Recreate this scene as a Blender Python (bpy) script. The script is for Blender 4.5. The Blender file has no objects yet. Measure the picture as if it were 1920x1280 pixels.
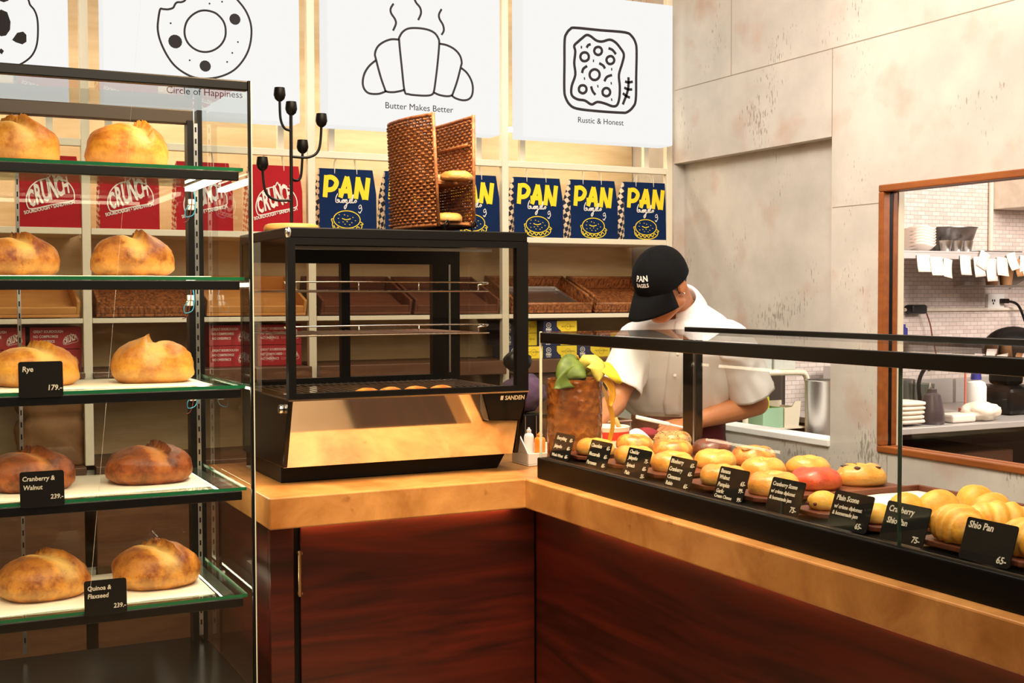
import bpy, bmesh, math, random
from mathutils import Vector, Matrix, noise
import numpy as np
PI = math.pi
sc = bpy.context.scene
COL = sc.collection

# ---------------------------------------------------------------- camera, world, lights, exposure
def make_camera():
    cd = bpy.data.cameras.new('camera'); cam = bpy.data.objects.new('camera', cd); COL.objects.link(cam)
    yaw, pitch, roll = math.radians(26.2437), math.radians(-2.10066), math.radians(-0.14937)
    f = Vector((math.sin(yaw)*math.cos(pitch), math.cos(yaw)*math.cos(pitch), math.sin(pitch)))
    r = Vector((math.cos(yaw), -math.sin(yaw), 0)); u = r.cross(f)
    r2 = math.cos(roll)*r + math.sin(roll)*u; u2 = -math.sin(roll)*r + math.cos(roll)*u
    m = Matrix((r2, u2, -f)).transposed().to_4x4(); m.translation = Vector((0, 0, 1.42))
    cam.matrix_world = m
    cd.sensor_width = 36; cd.lens = 2318.06/1920*36; cd.clip_start = .05
    sc.camera = cam
make_camera()

w = bpy.data.worlds.new('world'); sc.world = w; w.use_nodes = True
w.node_tree.nodes['Background'].inputs[0].default_value = (1.0, .80, .58, 1)
w.node_tree.nodes['Background'].inputs[1].default_value = .06

def area(name, loc, size, power, col, target=None, spread=180):
    l = bpy.data.lights.new(name, 'AREA'); l.shape = 'RECTANGLE'; l.size, l.size_y = size
    l.energy = power; l.color = col; l.spread = math.radians(spread)
    o = bpy.data.objects.new(name, l); COL.objects.link(o); o.location = loc
    if target is not None:
        o.rotation_euler = (Vector(target)-Vector(loc)).to_track_quat('-Z', 'Y').to_euler()
    return o
area('ceiling_light_shop', (1.0, 1.3, 3.1), (2.2, 1.4), 46, (1, .80, .56), (1.5, 3.2, .8))
area('ceiling_light_aisle', (1.9, 2.6, 3.12), (.9, 1.8), 33, (1, .91, .82), (2.6, 3.2, .4))
area('ceiling_light_wall', (1.3, 2.9, 3.12), (1.2, .5), 18, (1, .94, .87), (3.0, 3.0, 1.2))
area('ceiling_light_counter', (1.1, 2.5, 3.1), (.5, .5), 17, (1, .66, .32), (1.2, 3.0, .9), 70)
area('shop_fill_front', (.6, -.6, 3.0), (2.4, .8), 30, (1, .86, .68), (1.4, 4.6, 1.2))  # unseen fill added to brighten the bags, cards and cabinet fronts
area('shirt_fill', (1.75, 2.75, 3.12), (.6, .6), 4, (1, .97, .94), (2.5, 3.7, 1.1), 110)  # small unseen lamp added to whiten the man's shirt
area('kitchen_wall_fill', (4.7, 2.5, 2.35), (1.2, .8), 62, (1, .89, .82), (4.8, 4.75, 1.25))  # unseen lamp set low and forward to get light beneath the shelf
area('kitchen_worktop_light', (3.9, 3.3, 2.7), (.6, .6), 14, (1, .92, .86))

sc.view_settings.view_transform = 'Standard'; sc.view_settings.look = 'None'
sc.view_settings.gamma = 1; sc.view_settings.use_curve_mapping = False
sc.view_settings.exposure = 0.43
try:
    sc.cycles.use_denoising = True
    sc.cycles.max_bounces = 10; sc.cycles.transparent_max_bounces = 32
    sc.cycles.diffuse_bounces = 4; sc.cycles.glossy_bounces = 4
    sc.cycles.caustics_reflective = False; sc.cycles.caustics_refractive = False
    sc.cycles.sample_clamp_indirect = 6
except Exception:
    pass

# ---------------------------------------------------------------- materials
def C(h):
    h = h.lstrip('#'); v = [int(h[i:i+2], 16)/255 for i in (0, 2, 4)]
    return tuple(x/12.92 if x <= .04045 else ((x+.055)/1.055)**2.4 for x in v)+(1,)
MATS = {}
class NT:
    def __init__(s, m): s.t = m.node_tree; s.n = s.t.nodes; s.l = s.t.links
    def add(s, typ, **k):
        x = s.n.new(typ)
        for a, v in k.items():
            if a.startswith('i_'):
                key = a[2:]
                key = int(key) if key.isdigit() else key.replace('_', ' ')
                x.inputs[key].default_value = v
            else: setattr(x, a, v)
        return x
    def link(s, a, b): s.l.new(a, b)
def mat(name, col, rough=.5, metal=0, spec=.5, col2=None, scale=8, stretch=(1,1,1), lo=.35, hi=.65, detail=4, bump=0, bscale=None, emit=None, es=0, coat=0, sss=0, dist=0.0):
    if name in MATS: return MATS[name]
    m = bpy.data.materials.new(name); m.use_nodes = True; t = NT(m); b = t.n['Principled BSDF']
    col = C(col) if isinstance(col, str) else col
    b.inputs['Base Color'].default_value = col; b.inputs['Roughness'].default_value = rough
    b.inputs['Metallic'].default_value = metal; b.inputs['Specular IOR Level'].default_value = spec
    if coat: b.inputs['Coat Weight'].default_value = coat; b.inputs['Coat Roughness'].default_value = .12
    if sss:
        b.inputs['Subsurface Weight'].default_value = sss; b.inputs['Subsurface Scale'].default_value = .01
        b.inputs['Subsurface Radius'].default_value = (1, .5, .25)
    if emit is not None:
        b.inputs['Emission Color'].default_value = C(emit) if isinstance(emit, str) else emit; b.inputs['Emission Strength'].default_value = es
    if col2 is not None or bump:
        tc = t.add('ShaderNodeTexCoord'); mp = t.add('ShaderNodeMapping'); mp.inputs['Scale'].default_value = stretch
        t.link(tc.outputs['Object'], mp.inputs['Vector'])
        nz = t.add('ShaderNodeTexNoise', i_Scale=scale, i_Detail=detail, i_Roughness=.6, i_Distortion=dist)
        t.link(mp.outputs[0], nz.inputs['Vector'])
        if col2 is not None:
            r = t.add('ShaderNodeValToRGB'); r.color_ramp.elements[0].position = lo; r.color_ramp.elements[1].position = hi
            r.color_ramp.elements[0].color = col; r.color_ramp.elements[1].color = C(col2) if isinstance(col2, str) else col2
            t.link(nz.outputs['Fac'], r.inputs[0]); t.link(r.outputs[0], b.inputs['Base Color'])
        if bump:
            bp = t.add('ShaderNodeBump', i_Strength=bump, i_Distance=.01); src = nz
            if bscale:
                src = t.add('ShaderNodeTexNoise', i_Scale=bscale, i_Detail=3); t.link(mp.outputs[0], src.inputs['Vector'])
            t.link(src.outputs['Fac'], bp.inputs['Height']); t.link(bp.outputs[0], b.inputs['Normal'])
    MATS[name] = m; return m
def glow(name, col, s):
    if name in MATS: return MATS[name]
    m = bpy.data.materials.new(name); m.use_nodes = True; t = NT(m); t.n.remove(t.n['Principled BSDF'])
    e = t.add('ShaderNodeEmission', i_Strength=s); e.inputs[0].default_value = C(col) if isinstance(col, str) else col
    t.link(e.outputs[0], t.n['Material Output'].inputs[0]); MATS[name] = m; return m
def glass(name, tint=(.97, .99, .97, 1), refl=1.0, rough=0.0):
    if name in MATS: return MATS[name]
    m = bpy.data.materials.new(name); m.use_nodes = True; t = NT(m); t.n.remove(t.n['Principled BSDF'])
    tr = t.add('ShaderNodeBsdfTransparent'); tr.inputs[0].default_value = tint
    gl = t.add('ShaderNodeBsdfGlossy', i_Roughness=rough); lw = t.add('ShaderNodeLayerWeight', i_Blend=.5)
    p = t.add('ShaderNodeMath', operation='POWER', i_1=5.0); t.link(lw.outputs['Facing'], p.inputs[0])
    q = t.add('ShaderNodeMath', operation='MULTIPLY_ADD', i_1=.9*refl, i_2=.035*refl); t.link(p.outputs[0], q.inputs[0])
    mx = t.add('ShaderNodeMixShader'); t.link(q.outputs[0], mx.inputs[0]); t.link(tr.outputs[0], mx.inputs[1]); t.link(gl.outputs[0], mx.inputs[2])
    t.link(mx.outputs[0], t.n['Material Output'].inputs[0]); MATS[name] = m; return m
M = {}
M['black'] = mat('black_metal', '#050505', .42, spec=.22)
M['blackgloss'] = mat('black_gloss', '#040404', .2, spec=.3)
M['rail'] = mat('dark_anodised_rail', '#080706', .35, spec=.3)
M['chrome'] = mat('polished_steel', (.86, .84, .82, 1), .06, 1)
M['steel'] = mat('brushed_steel', (.62, .60, .58, 1), .28, 1)
M['satin'] = mat('satin_steel', (.66, .62, .59, 1), .35, .45)
M['dsteel'] = mat('dull_steel', (.36, .34, .33, 1), .35, 1)
M['brass'] = mat('brass', (.75, .52, .28, 1), .25, 1)
M['glass'] = glass('clear_glass')
M['sglass'] = glass('shelf_glass', (.90, .96, .92, 1), .8)
M['edge'] = mat('green_glass_edge', '#1d6a45', .15)
M['cream'] = mat('cream_powder_coat', '#e6dcc2', .5)
M['white'] = mat('white_paint', '#efece6', .5)
M['paper'] = mat('white_paper', '#f4ead8', .8)
M['ply'] = mat('pale_plywood', '#e3c89c', .55, col2='#d3b282', scale=3, stretch=(1, 1, 7), detail=5)
M['ledge'] = mat('brown_ledge_wood', '#5a3a26', .45, col2='#6b482f', scale=5, stretch=(1, 6, 8))
M['oak'] = mat('light_oak', '#d79a55', .5, col2='#c98a46', scale=6, stretch=(1, 6, 6))
M['walnut'] = mat('walnut_wood', '#5b3120', .5, col2='#70402a', scale=6, stretch=(1, 8, 8))
M['tray'] = mat('dark_serving_wood', '#5a2a18', .45, col2='#6d3822', scale=10, stretch=(1, 7, 7))
M['red'] = mat('red_paper', '#b01c25', .8, spec=.2, col2='#a31820', scale=4)
M['navy'] = mat('navy_paper', '#0b2650', .8, spec=.15, col2='#091f44', scale=4)
M['yellow'] = mat('yellow_print', '#f4d21c', .7)
M['wprint'] = mat('white_print', '#eee6da', .75)
M['ink'] = mat('black_ink_line', '#1f1b22', .7)
M['chalk'] = mat('chalk_lettering', '#d8d0c0', .9)
M['slate'] = mat('black_price_card', '#0e0c0a', .75, spec=.15)
M['led'] = glow('led_strip', (1, .84, .58, 1), 12)
M['ledc'] = glow('case_led_strip', (1, .84, .58, 1), 22)
M['ledw'] = glow('led_strip_warm', (1, .86, .64, 1), 19)
M['wicker'] = mat('wicker_cane', '#b0703e', .5, col2='#7d4a26', scale=60, bump=.3, bscale=90)
M['rattan'] = mat('rattan_weave', '#b06a34', .55, col2='#5e2f14', scale=70, stretch=(1.6, 1, .7), bump=.9, bscale=70)
M['boxred'] = mat('red_carton', '#a61e20', .6)
M['boxyel'] = mat('yellow_carton', '#efd02c', .6)
M['boxnavy'] = mat('navy_carton', '#1b2347', .6)
M['linen'] = mat('white_cloth', '#efe3d2', .9, col2='#e2d3bf', scale=14, bump=.3)
M['shirt'] = mat('white_shirt_cotton', '#eae9e8', .85, bump=.12, scale=9)
M['skin'] = mat('skin', '#c08055', .5, col2='#b67348', scale=12, sss=.06)
M['cap'] = mat('black_cap_twill', '#050506', .9, spec=.2, bump=.1, scale=160)
M['maroon'] = mat('maroon_apron_cloth', '#5a1420', .85)
M['hair'] = mat('black_hair', '#14100e', .6)
M['lip'] = mat('lips', '#9a4a3c', .5)
M['orange'] = mat('orange_plastic', '#f08a1c', .35)
M['plum'] = mat('plum_cloth', '#4a3550', .9, col2='#2c2033', scale=9, bump=.3)
M['brownbag'] = mat('brown_sack_paper', '#8a6238', .75, col2='#6f4a26', scale=5, bump=.6, bscale=12)
M['mint'] = mat('pale_green_bin', '#9cc2a0', .4)
M['lime'] = mat('lime_plastic', '#c8d21c', .4)
M['bluecap'] = mat('blue_plastic_cap', '#2c2f86', .4)
M['smoke'] = mat('smoky_plastic', '#4c4143', .3)
M['leafg'] = mat('green_leaf', '#33470c', .6, col2='#5d7020', scale=22)
M['leafy'] = mat('yellow_leaf', '#cdb24a', .6, col2='#a3a046', scale=14)
M['kraft'] = mat('kraft_cup', '#a8774a', .7)
M['ceramic'] = mat('white_ceramic', '#f0e2d6', .3)
M['bluewire'] = mat('blue_wire', '#3f9fc8', .5)
M['redwire'] = mat('brown_wire', '#7a2c18', .5)

def m_concrete():
    m = bpy.data.materials.new('board_formed_concrete'); m.use_nodes = True; t = NT(m); b = t.n['Principled BSDF']; b.inputs['Roughness'].default_value = .7
    tc = t.add('ShaderNodeTexCoord')
    n1 = t.add('ShaderNodeTexNoise', i_Scale=2.2, i_Detail=6, i_Roughness=.62); t.link(tc.outputs['Object'], n1.inputs['Vector'])
    r1 = t.add('ShaderNodeValToRGB'); e = r1.color_ramp.elements; e[0].position = .3; e[0].color = C('#b4ada3'); e[1].position = .68; e[1].color = C('#d6cdc0')
    t.link(n1.outputs['Fac'], r1.inputs[0])
    # pinkish-brown stains
    n2 = t.add('ShaderNodeTexNoise', i_Scale=5, i_Detail=5); t.link(tc.outputs['Object'], n2.inputs['Vector'])
    r2 = t.add('ShaderNodeValToRGB'); e = r2.color_ramp.elements; e[0].position = .55; e[0].color = (0,0,0,1); e[1].position = .75; e[1].color = (.6,.6,.6,1)
    t.link(n2.outputs['Fac'], r2.inputs[0])
    mx = t.add('ShaderNodeMixRGB'); mx.inputs[2].default_value = C('#b98e74'); t.link(r2.outputs[0], mx.inputs[0]); t.link(r1.outputs[0], mx.inputs[1])
    # short dark vertical pits in patches
    mp = t.add('ShaderNodeMapping'); mp.inputs['Scale'].default_value = (1, 75, 18); t.link(tc.outputs['Object'], mp.inputs['Vector'])
    n3 = t.add('ShaderNodeTexNoise', i_Scale=1.6, i_Detail=3); t.link(mp.outputs[0], n3.inputs['Vector'])
    n4 = t.add('ShaderNodeTexNoise', i_Scale=3.2, i_Detail=2); t.link(tc.outputs['Object'], n4.inputs['Vector'])
    mu = t.add('ShaderNodeMath', operation='MULTIPLY'); t.link(n3.outputs['Fac'], mu.inputs[0]); t.link(n4.outputs['Fac'], mu.inputs[1])
    r3 = t.add('ShaderNodeValToRGB'); e = r3.color_ramp.elements; e[0].position = .375; e[0].color = (0,0,0,1); e[1].position = .42; e[1].color = (.7,.7,.7,1)
    t.link(mu.outputs[0], r3.inputs[0])
    mx2 = t.add('ShaderNodeMixRGB'); mx2.inputs[2].default_value = C('#7c7264'); t.link(r3.outputs[0], mx2.inputs[0]); t.link(mx.outputs[0], mx2.inputs[1])
    # ring-shaped knot marks
    vo = t.add('ShaderNodeTexVoronoi', i_Scale=3.4); nd = t.add('ShaderNodeTexNoise', i_Scale=6, i_Detail=2); t.link(tc.outputs['Object'], nd.inputs['Vector'])
    vm = t.add('ShaderNodeVectorMath', operation='MULTIPLY_ADD'); vm.inputs[1].default_value = (.16, .16, .16); t.link(nd.outputs['Color'], vm.inputs[0]); t.link(tc.outputs['Object'], vm.inputs[2])
    t.link(vm.outputs[0], vo.inputs['Vector'])
    sep = t.add('ShaderNodeSeparateColor'); t.link(vo.outputs['Color'], sep.inputs[0])
    rad = t.add('ShaderNodeMath', operation='MULTIPLY_ADD', i_1=.22, i_2=.03); t.link(sep.outputs[1], rad.inputs[0])
    d = t.add('ShaderNodeMath', operation='SUBTRACT'); t.link(vo.outputs['Distance'], d.inputs[0]); t.link(rad.outputs[0], d.inputs[1])
    ab = t.add('ShaderNodeMath', operation='ABSOLUTE'); t.link(d.outputs[0], ab.inputs[0])
    lt = t.add('ShaderNodeMath', operation='LESS_THAN', i_1=.018); t.link(ab.outputs[0], lt.inputs[0])
    g = t.add('ShaderNodeMath', operation='GREATER_THAN', i_1=.72); t.link(sep.outputs[0], g.inputs[0])
    a = t.add('ShaderNodeMath', operation='MULTIPLY'); t.link(lt.outputs[0], a.inputs[0]); t.link(g.outputs[0], a.inputs[1])
    a2 = t.add('ShaderNodeMath', operation='MULTIPLY'); t.link(a.outputs[0], a2.inputs[0]); t.link(n3.outputs['Fac'], a2.inputs[1])
    mx3 = t.add('ShaderNodeMixRGB'); mx3.inputs[2].default_value = C('#a0693a'); t.link(a2.outputs[0], mx3.inputs[0]); t.link(mx2.outputs[0], mx3.inputs[1])
    t.link(mx3.outputs[0], b.inputs['Base Color'])
    bp = t.add('ShaderNodeBump', i_Strength=.25, i_Distance=.01); t.link(n1.outputs['Fac'], bp.inputs['Height']); t.link(bp.outputs[0], b.inputs['Normal'])
    return m
M['concrete'] = m_concrete()
def m_stone():
    m = bpy.data.materials.new('tan_stone_slab'); m.use_nodes = True; t = NT(m); b = t.n['Principled BSDF']; b.inputs['Roughness'].default_value = .33
    tc = t.add('ShaderNodeTexCoord')
    n1 = t.add('ShaderNodeTexNoise', i_Scale=7, i_Detail=7, i_Roughness=.62, i_Distortion=.5); t.link(tc.outputs['Object'], n1.inputs['Vector'])
    r1 = t.add('ShaderNodeValToRGB'); e = r1.color_ramp.elements; e[0].position = .3; e[0].color = C('#96602c'); e[1].position = .7; e[1].color = C('#c99355')
    t.link(n1.outputs['Fac'], r1.inputs[0])
    n2 = t.add('ShaderNodeTexNoise', i_Scale=26, i_Detail=3); t.link(tc.outputs['Object'], n2.inputs['Vector'])
    r2 = t.add('ShaderNodeValToRGB'); e = r2.color_ramp.elements; e[0].position = .66; e[0].color = (0,0,0,1); e[1].position = .75; e[1].color = (.55,.55,.55,1)
    t.link(n2.outputs['Fac'], r2.inputs[0])
    mx = t.add('ShaderNodeMixRGB'); mx.inputs[2].default_value = C('#7a4a22'); t.link(r2.outputs[0], mx.inputs[0]); t.link(r1.outputs[0], mx.inputs[1])
    t.link(mx.outputs[0], b.inputs['Base Color']); return m
M['stone'] = m_stone()
def m_mahogany(name, axis):
    m = bpy.data.materials.new(name); m.use_nodes = True; t = NT(m); b = t.n['Principled BSDF']; b.inputs['Roughness'].default_value = .36
    tc = t.add('ShaderNodeTexCoord'); mp = t.add('ShaderNodeMapping'); mp.inputs['Scale'].default_value = (1, 13, 13) if axis == 0 else (13, 1, 13)
    t.link(tc.outputs['Object'], mp.inputs['Vector'])
    n1 = t.add('ShaderNodeTexNoise', i_Scale=1.3, i_Detail=8, i_Roughness=.6, i_Distortion=1.2); t.link(mp.outputs[0], n1.inputs['Vector'])
    r1 = t.add('ShaderNodeValToRGB'); e = r1.color_ramp.elements; e[0].position = .34; e[0].color = C('#260b07'); e[1].position = .72; e[1].color = C('#561a0f')
    t.link(n1.outputs['Fac'], r1.inputs[0]); t.link(r1.outputs[0], b.inputs['Base Color']); return m
M['mahX'] = m_mahogany('mahogany_panel', 0); M['mahY'] = m_mahogany('mahogany_panel_return', 1)
def m_tile():
    m = bpy.data.materials.new('small_wall_tile'); m.use_nodes = True; t = NT(m); b = t.n['Principled BSDF']; b.inputs['Roughness'].default_value = .35
    tc = t.add('ShaderNodeTexCoord'); mp = t.add('ShaderNodeMapping'); mp.inputs['Rotation'].default_value = (PI/2, 0, 0); t.link(tc.outputs['Object'], mp.inputs['Vector'])
    br = t.add('ShaderNodeTexBrick', i_Scale=1.0); br.inputs['Brick Width'].default_value = .05; br.inputs['Row Height'].default_value = .021; br.inputs['Mortar Size'].default_value = .0012
    br.inputs['Color1'].default_value = C('#e6d8cf'); br.inputs['Color2'].default_value = C('#d3bfb4'); br.inputs['Mortar'].default_value = C('#a89a94'); br.inputs['Bias'].default_value = -.3
    t.link(mp.outputs[0], br.inputs['Vector']); t.link(br.outputs[0], b.inputs['Base Color']); return m
M['tile'] = m_tile()
def m_check(name, c1, c2, sc_):
    m = bpy.data.materials.new(name); m.use_nodes = True; t = NT(m); b = t.n['Principled BSDF']; b.inputs['Roughness'].default_value = .75
    tc = t.add('ShaderNodeTexCoord'); mp = t.add('ShaderNodeMapping'); mp.inputs['Rotation'].default_value = (.5, 0, 0); t.link(tc.outputs['Object'], mp.inputs['Vector'])
    ck = t.add('ShaderNodeTexChecker', i_Scale=sc_); ck.inputs[1].default_value = C(c1); ck.inputs[2].default_value = C(c2)
    mp.inputs['Location'].default_value = (.013, .004, .003); mp.inputs['Scale'].default_value = (.001, 1, 1)
    t.link(mp.outputs[0], ck.inputs[0]); t.link(ck.outputs[0], b.inputs['Base Color']); return m
M['checkn'] = m_check('navy_check_print', '#f0dcc0', '#1b2238', 55)
M['checkr'] = m_check('red_check_print', '#f3dcc6', '#c23a30', 70)
def m_bread(name, base, dark, pale, scale=14, coat=0):
    m = bpy.data.materials.new(name); m.use_nodes = True; t = NT(m); b = t.n['Principled BSDF']; b.inputs['Roughness'].default_value = .5
    if coat: b.inputs['Coat Weight'].default_value = coat; b.inputs['Coat Roughness'].default_value = .22
    b.inputs['Subsurface Weight'].default_value = .05; b.inputs['Subsurface Scale'].default_value = .01
    tc = t.add('ShaderNodeTexCoord')
    n1 = t.add('ShaderNodeTexNoise', i_Scale=scale, i_Detail=6, i_Roughness=.65); t.link(tc.outputs['Object'], n1.inputs['Vector'])
    r = t.add('ShaderNodeValToRGB'); e = r.color_ramp.elements; e[0].position = .40; e[0].color = C(dark); e[1].position = .60; e[1].color = C(base)
    t.link(n1.outputs['Fac'], r.inputs[0])
    at = t.add('ShaderNodeAttribute', attribute_name='crust')
    mx = t.add('ShaderNodeMixRGB'); mx.inputs[2].default_value = C(pale); t.link(r.outputs[0], mx.inputs[1])
    cl = t.add('ShaderNodeClamp'); t.link(at.outputs['Fac'], cl.inputs[0]); t.link(cl.outputs[0], mx.inputs[0])
    ng = t.add('ShaderNodeMath', operation='MULTIPLY', i_1=-1.0, use_clamp=True); t.link(at.outputs['Fac'], ng.inputs[0])
    tm = t.add('ShaderNodeMath', operation='MULTIPLY_ADD', i_1=1.6, i_2=.1); t.link(n1.outputs['Fac'], tm.inputs[0])
    tf = t.add('ShaderNodeMath', operation='MULTIPLY', use_clamp=True); t.link(ng.outputs[0], tf.inputs[0]); t.link(tm.outputs[0], tf.inputs[1])
    mxt = t.add('ShaderNodeMixRGB'); mxt.inputs[2].default_value = C(dark); t.link(tf.outputs[0], mxt.inputs[0]); t.link(mx.outputs[0], mxt.inputs[1]); mx = mxt
    n2 = t.add('ShaderNodeTexNoise', i_Scale=110, i_Detail=3); t.link(tc.outputs['Object'], n2.inputs['Vector'])
    r2 = t.add('ShaderNodeValToRGB'); e = r2.color_ramp.elements; e[0].position = .64; e[0].color = (0,0,0,1); e[1].position = .72; e[1].color = (.45,.45,.45,1)
    t.link(n2.outputs['Fac'], r2.inputs[0])
    mx2 = t.add('ShaderNodeMixRGB'); mx2.inputs[2].default_value = C(dark); t.link(r2.outputs[0], mx2.inputs[0]); t.link(mx.outputs[0], mx2.inputs[1])
    t.link(mx2.outputs[0], b.inputs['Base Color'])
    bp = t.add('ShaderNodeBump', i_Strength=.35, i_Distance=.004); t.link(n2.outputs['Fac'], bp.inputs['Height']); t.link(bp.outputs[0], b.inputs['Normal'])
    return m
M['loafA'] = m_bread('golden_crust', '#e8a53c', '#b4651c', '#f4cc80', 18)
M['loafB'] = m_bread('browned_crust', '#da9036', '#843c12', '#f0c070', 22)
M['loafC'] = m_bread('dark_seeded_crust', '#ad5a22', '#5c260c', '#cf8f4a', 24)
M['bag0'] = m_bread('plain_bagel_crust', '#e6a848', '#d2862c', '#f0c878', coat=.45)
M['bag1'] = m_bread('streaked_bagel_crust', '#e49a3c', '#bb5a1c', '#f2bd68', 24, coat=.45)
M['bag2'] = m_bread('seeded_bagel_crust', '#c99a58', '#7a5428', '#e8cd9a', 45, coat=.45)
M['bag3'] = m_bread('chocolate_bagel_crust', '#7e3f22', '#4e2212', '#94522f', coat=.45)
M['bag4'] = m_bread('tomato_bagel_crust', '#d9542a', '#b03418', '#e98a4a', 20, coat=.45)
M['bag5'] = m_bread('tan_bagel_crust', '#cf9448', '#a86a2a', '#dfb070')
M['shio'] = m_bread('butter_roll_crust', '#efb640', '#d9942c', '#f7d47c')
M['scone'] = m_bread('scone_crust', '#efc050', '#e0a43a', '#f6d886')
def m_amber():
    m = bpy.data.materials.new('amber_bubbled_glass'); m.use_nodes = True; t = NT(m); b = t.n['Principled BSDF']
    b.inputs['Base Color'].default_value = C('#b9671f'); b.inputs['Roughness'].default_value = .06; b.inputs['Transmission Weight'].default_value = .6; b.inputs['IOR'].default_value = 1.3
    tc = t.add('ShaderNodeTexCoord'); n = t.add('ShaderNodeTexVoronoi', i_Scale=55); t.link(tc.outputs['Object'], n.inputs['Vector'])
    bp = t.add('ShaderNodeBump', i_Strength=.55, i_Distance=.008); t.link(n.outputs['Distance'], bp.inputs['Height']); t.link(bp.outputs[0], b.inputs['Normal'])
    n2 = t.add('ShaderNodeTexNoise', i_Scale=18, i_Detail=3); t.link(tc.outputs['Object'], n2.inputs['Vector'])
    r = t.add('ShaderNodeValToRGB'); e = r.color_ramp.elements; e[0].position = .35; e[0].color = C('#8a3f10'); e[1].position = .65; e[1].color = C('#c97a2e')
    t.link(n2.outputs['Fac'], r.inputs[0]); t.link(r.outputs[0], b.inputs['Base Color']); return m
M['amber'] = m_amber()
M['floor'] = mat('beige_floor_tile', '#b8a080', .4, col2='#a88f70', scale=3)
M['ceil'] = mat('ceiling_paint', '#b8ab98', .8)

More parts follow.
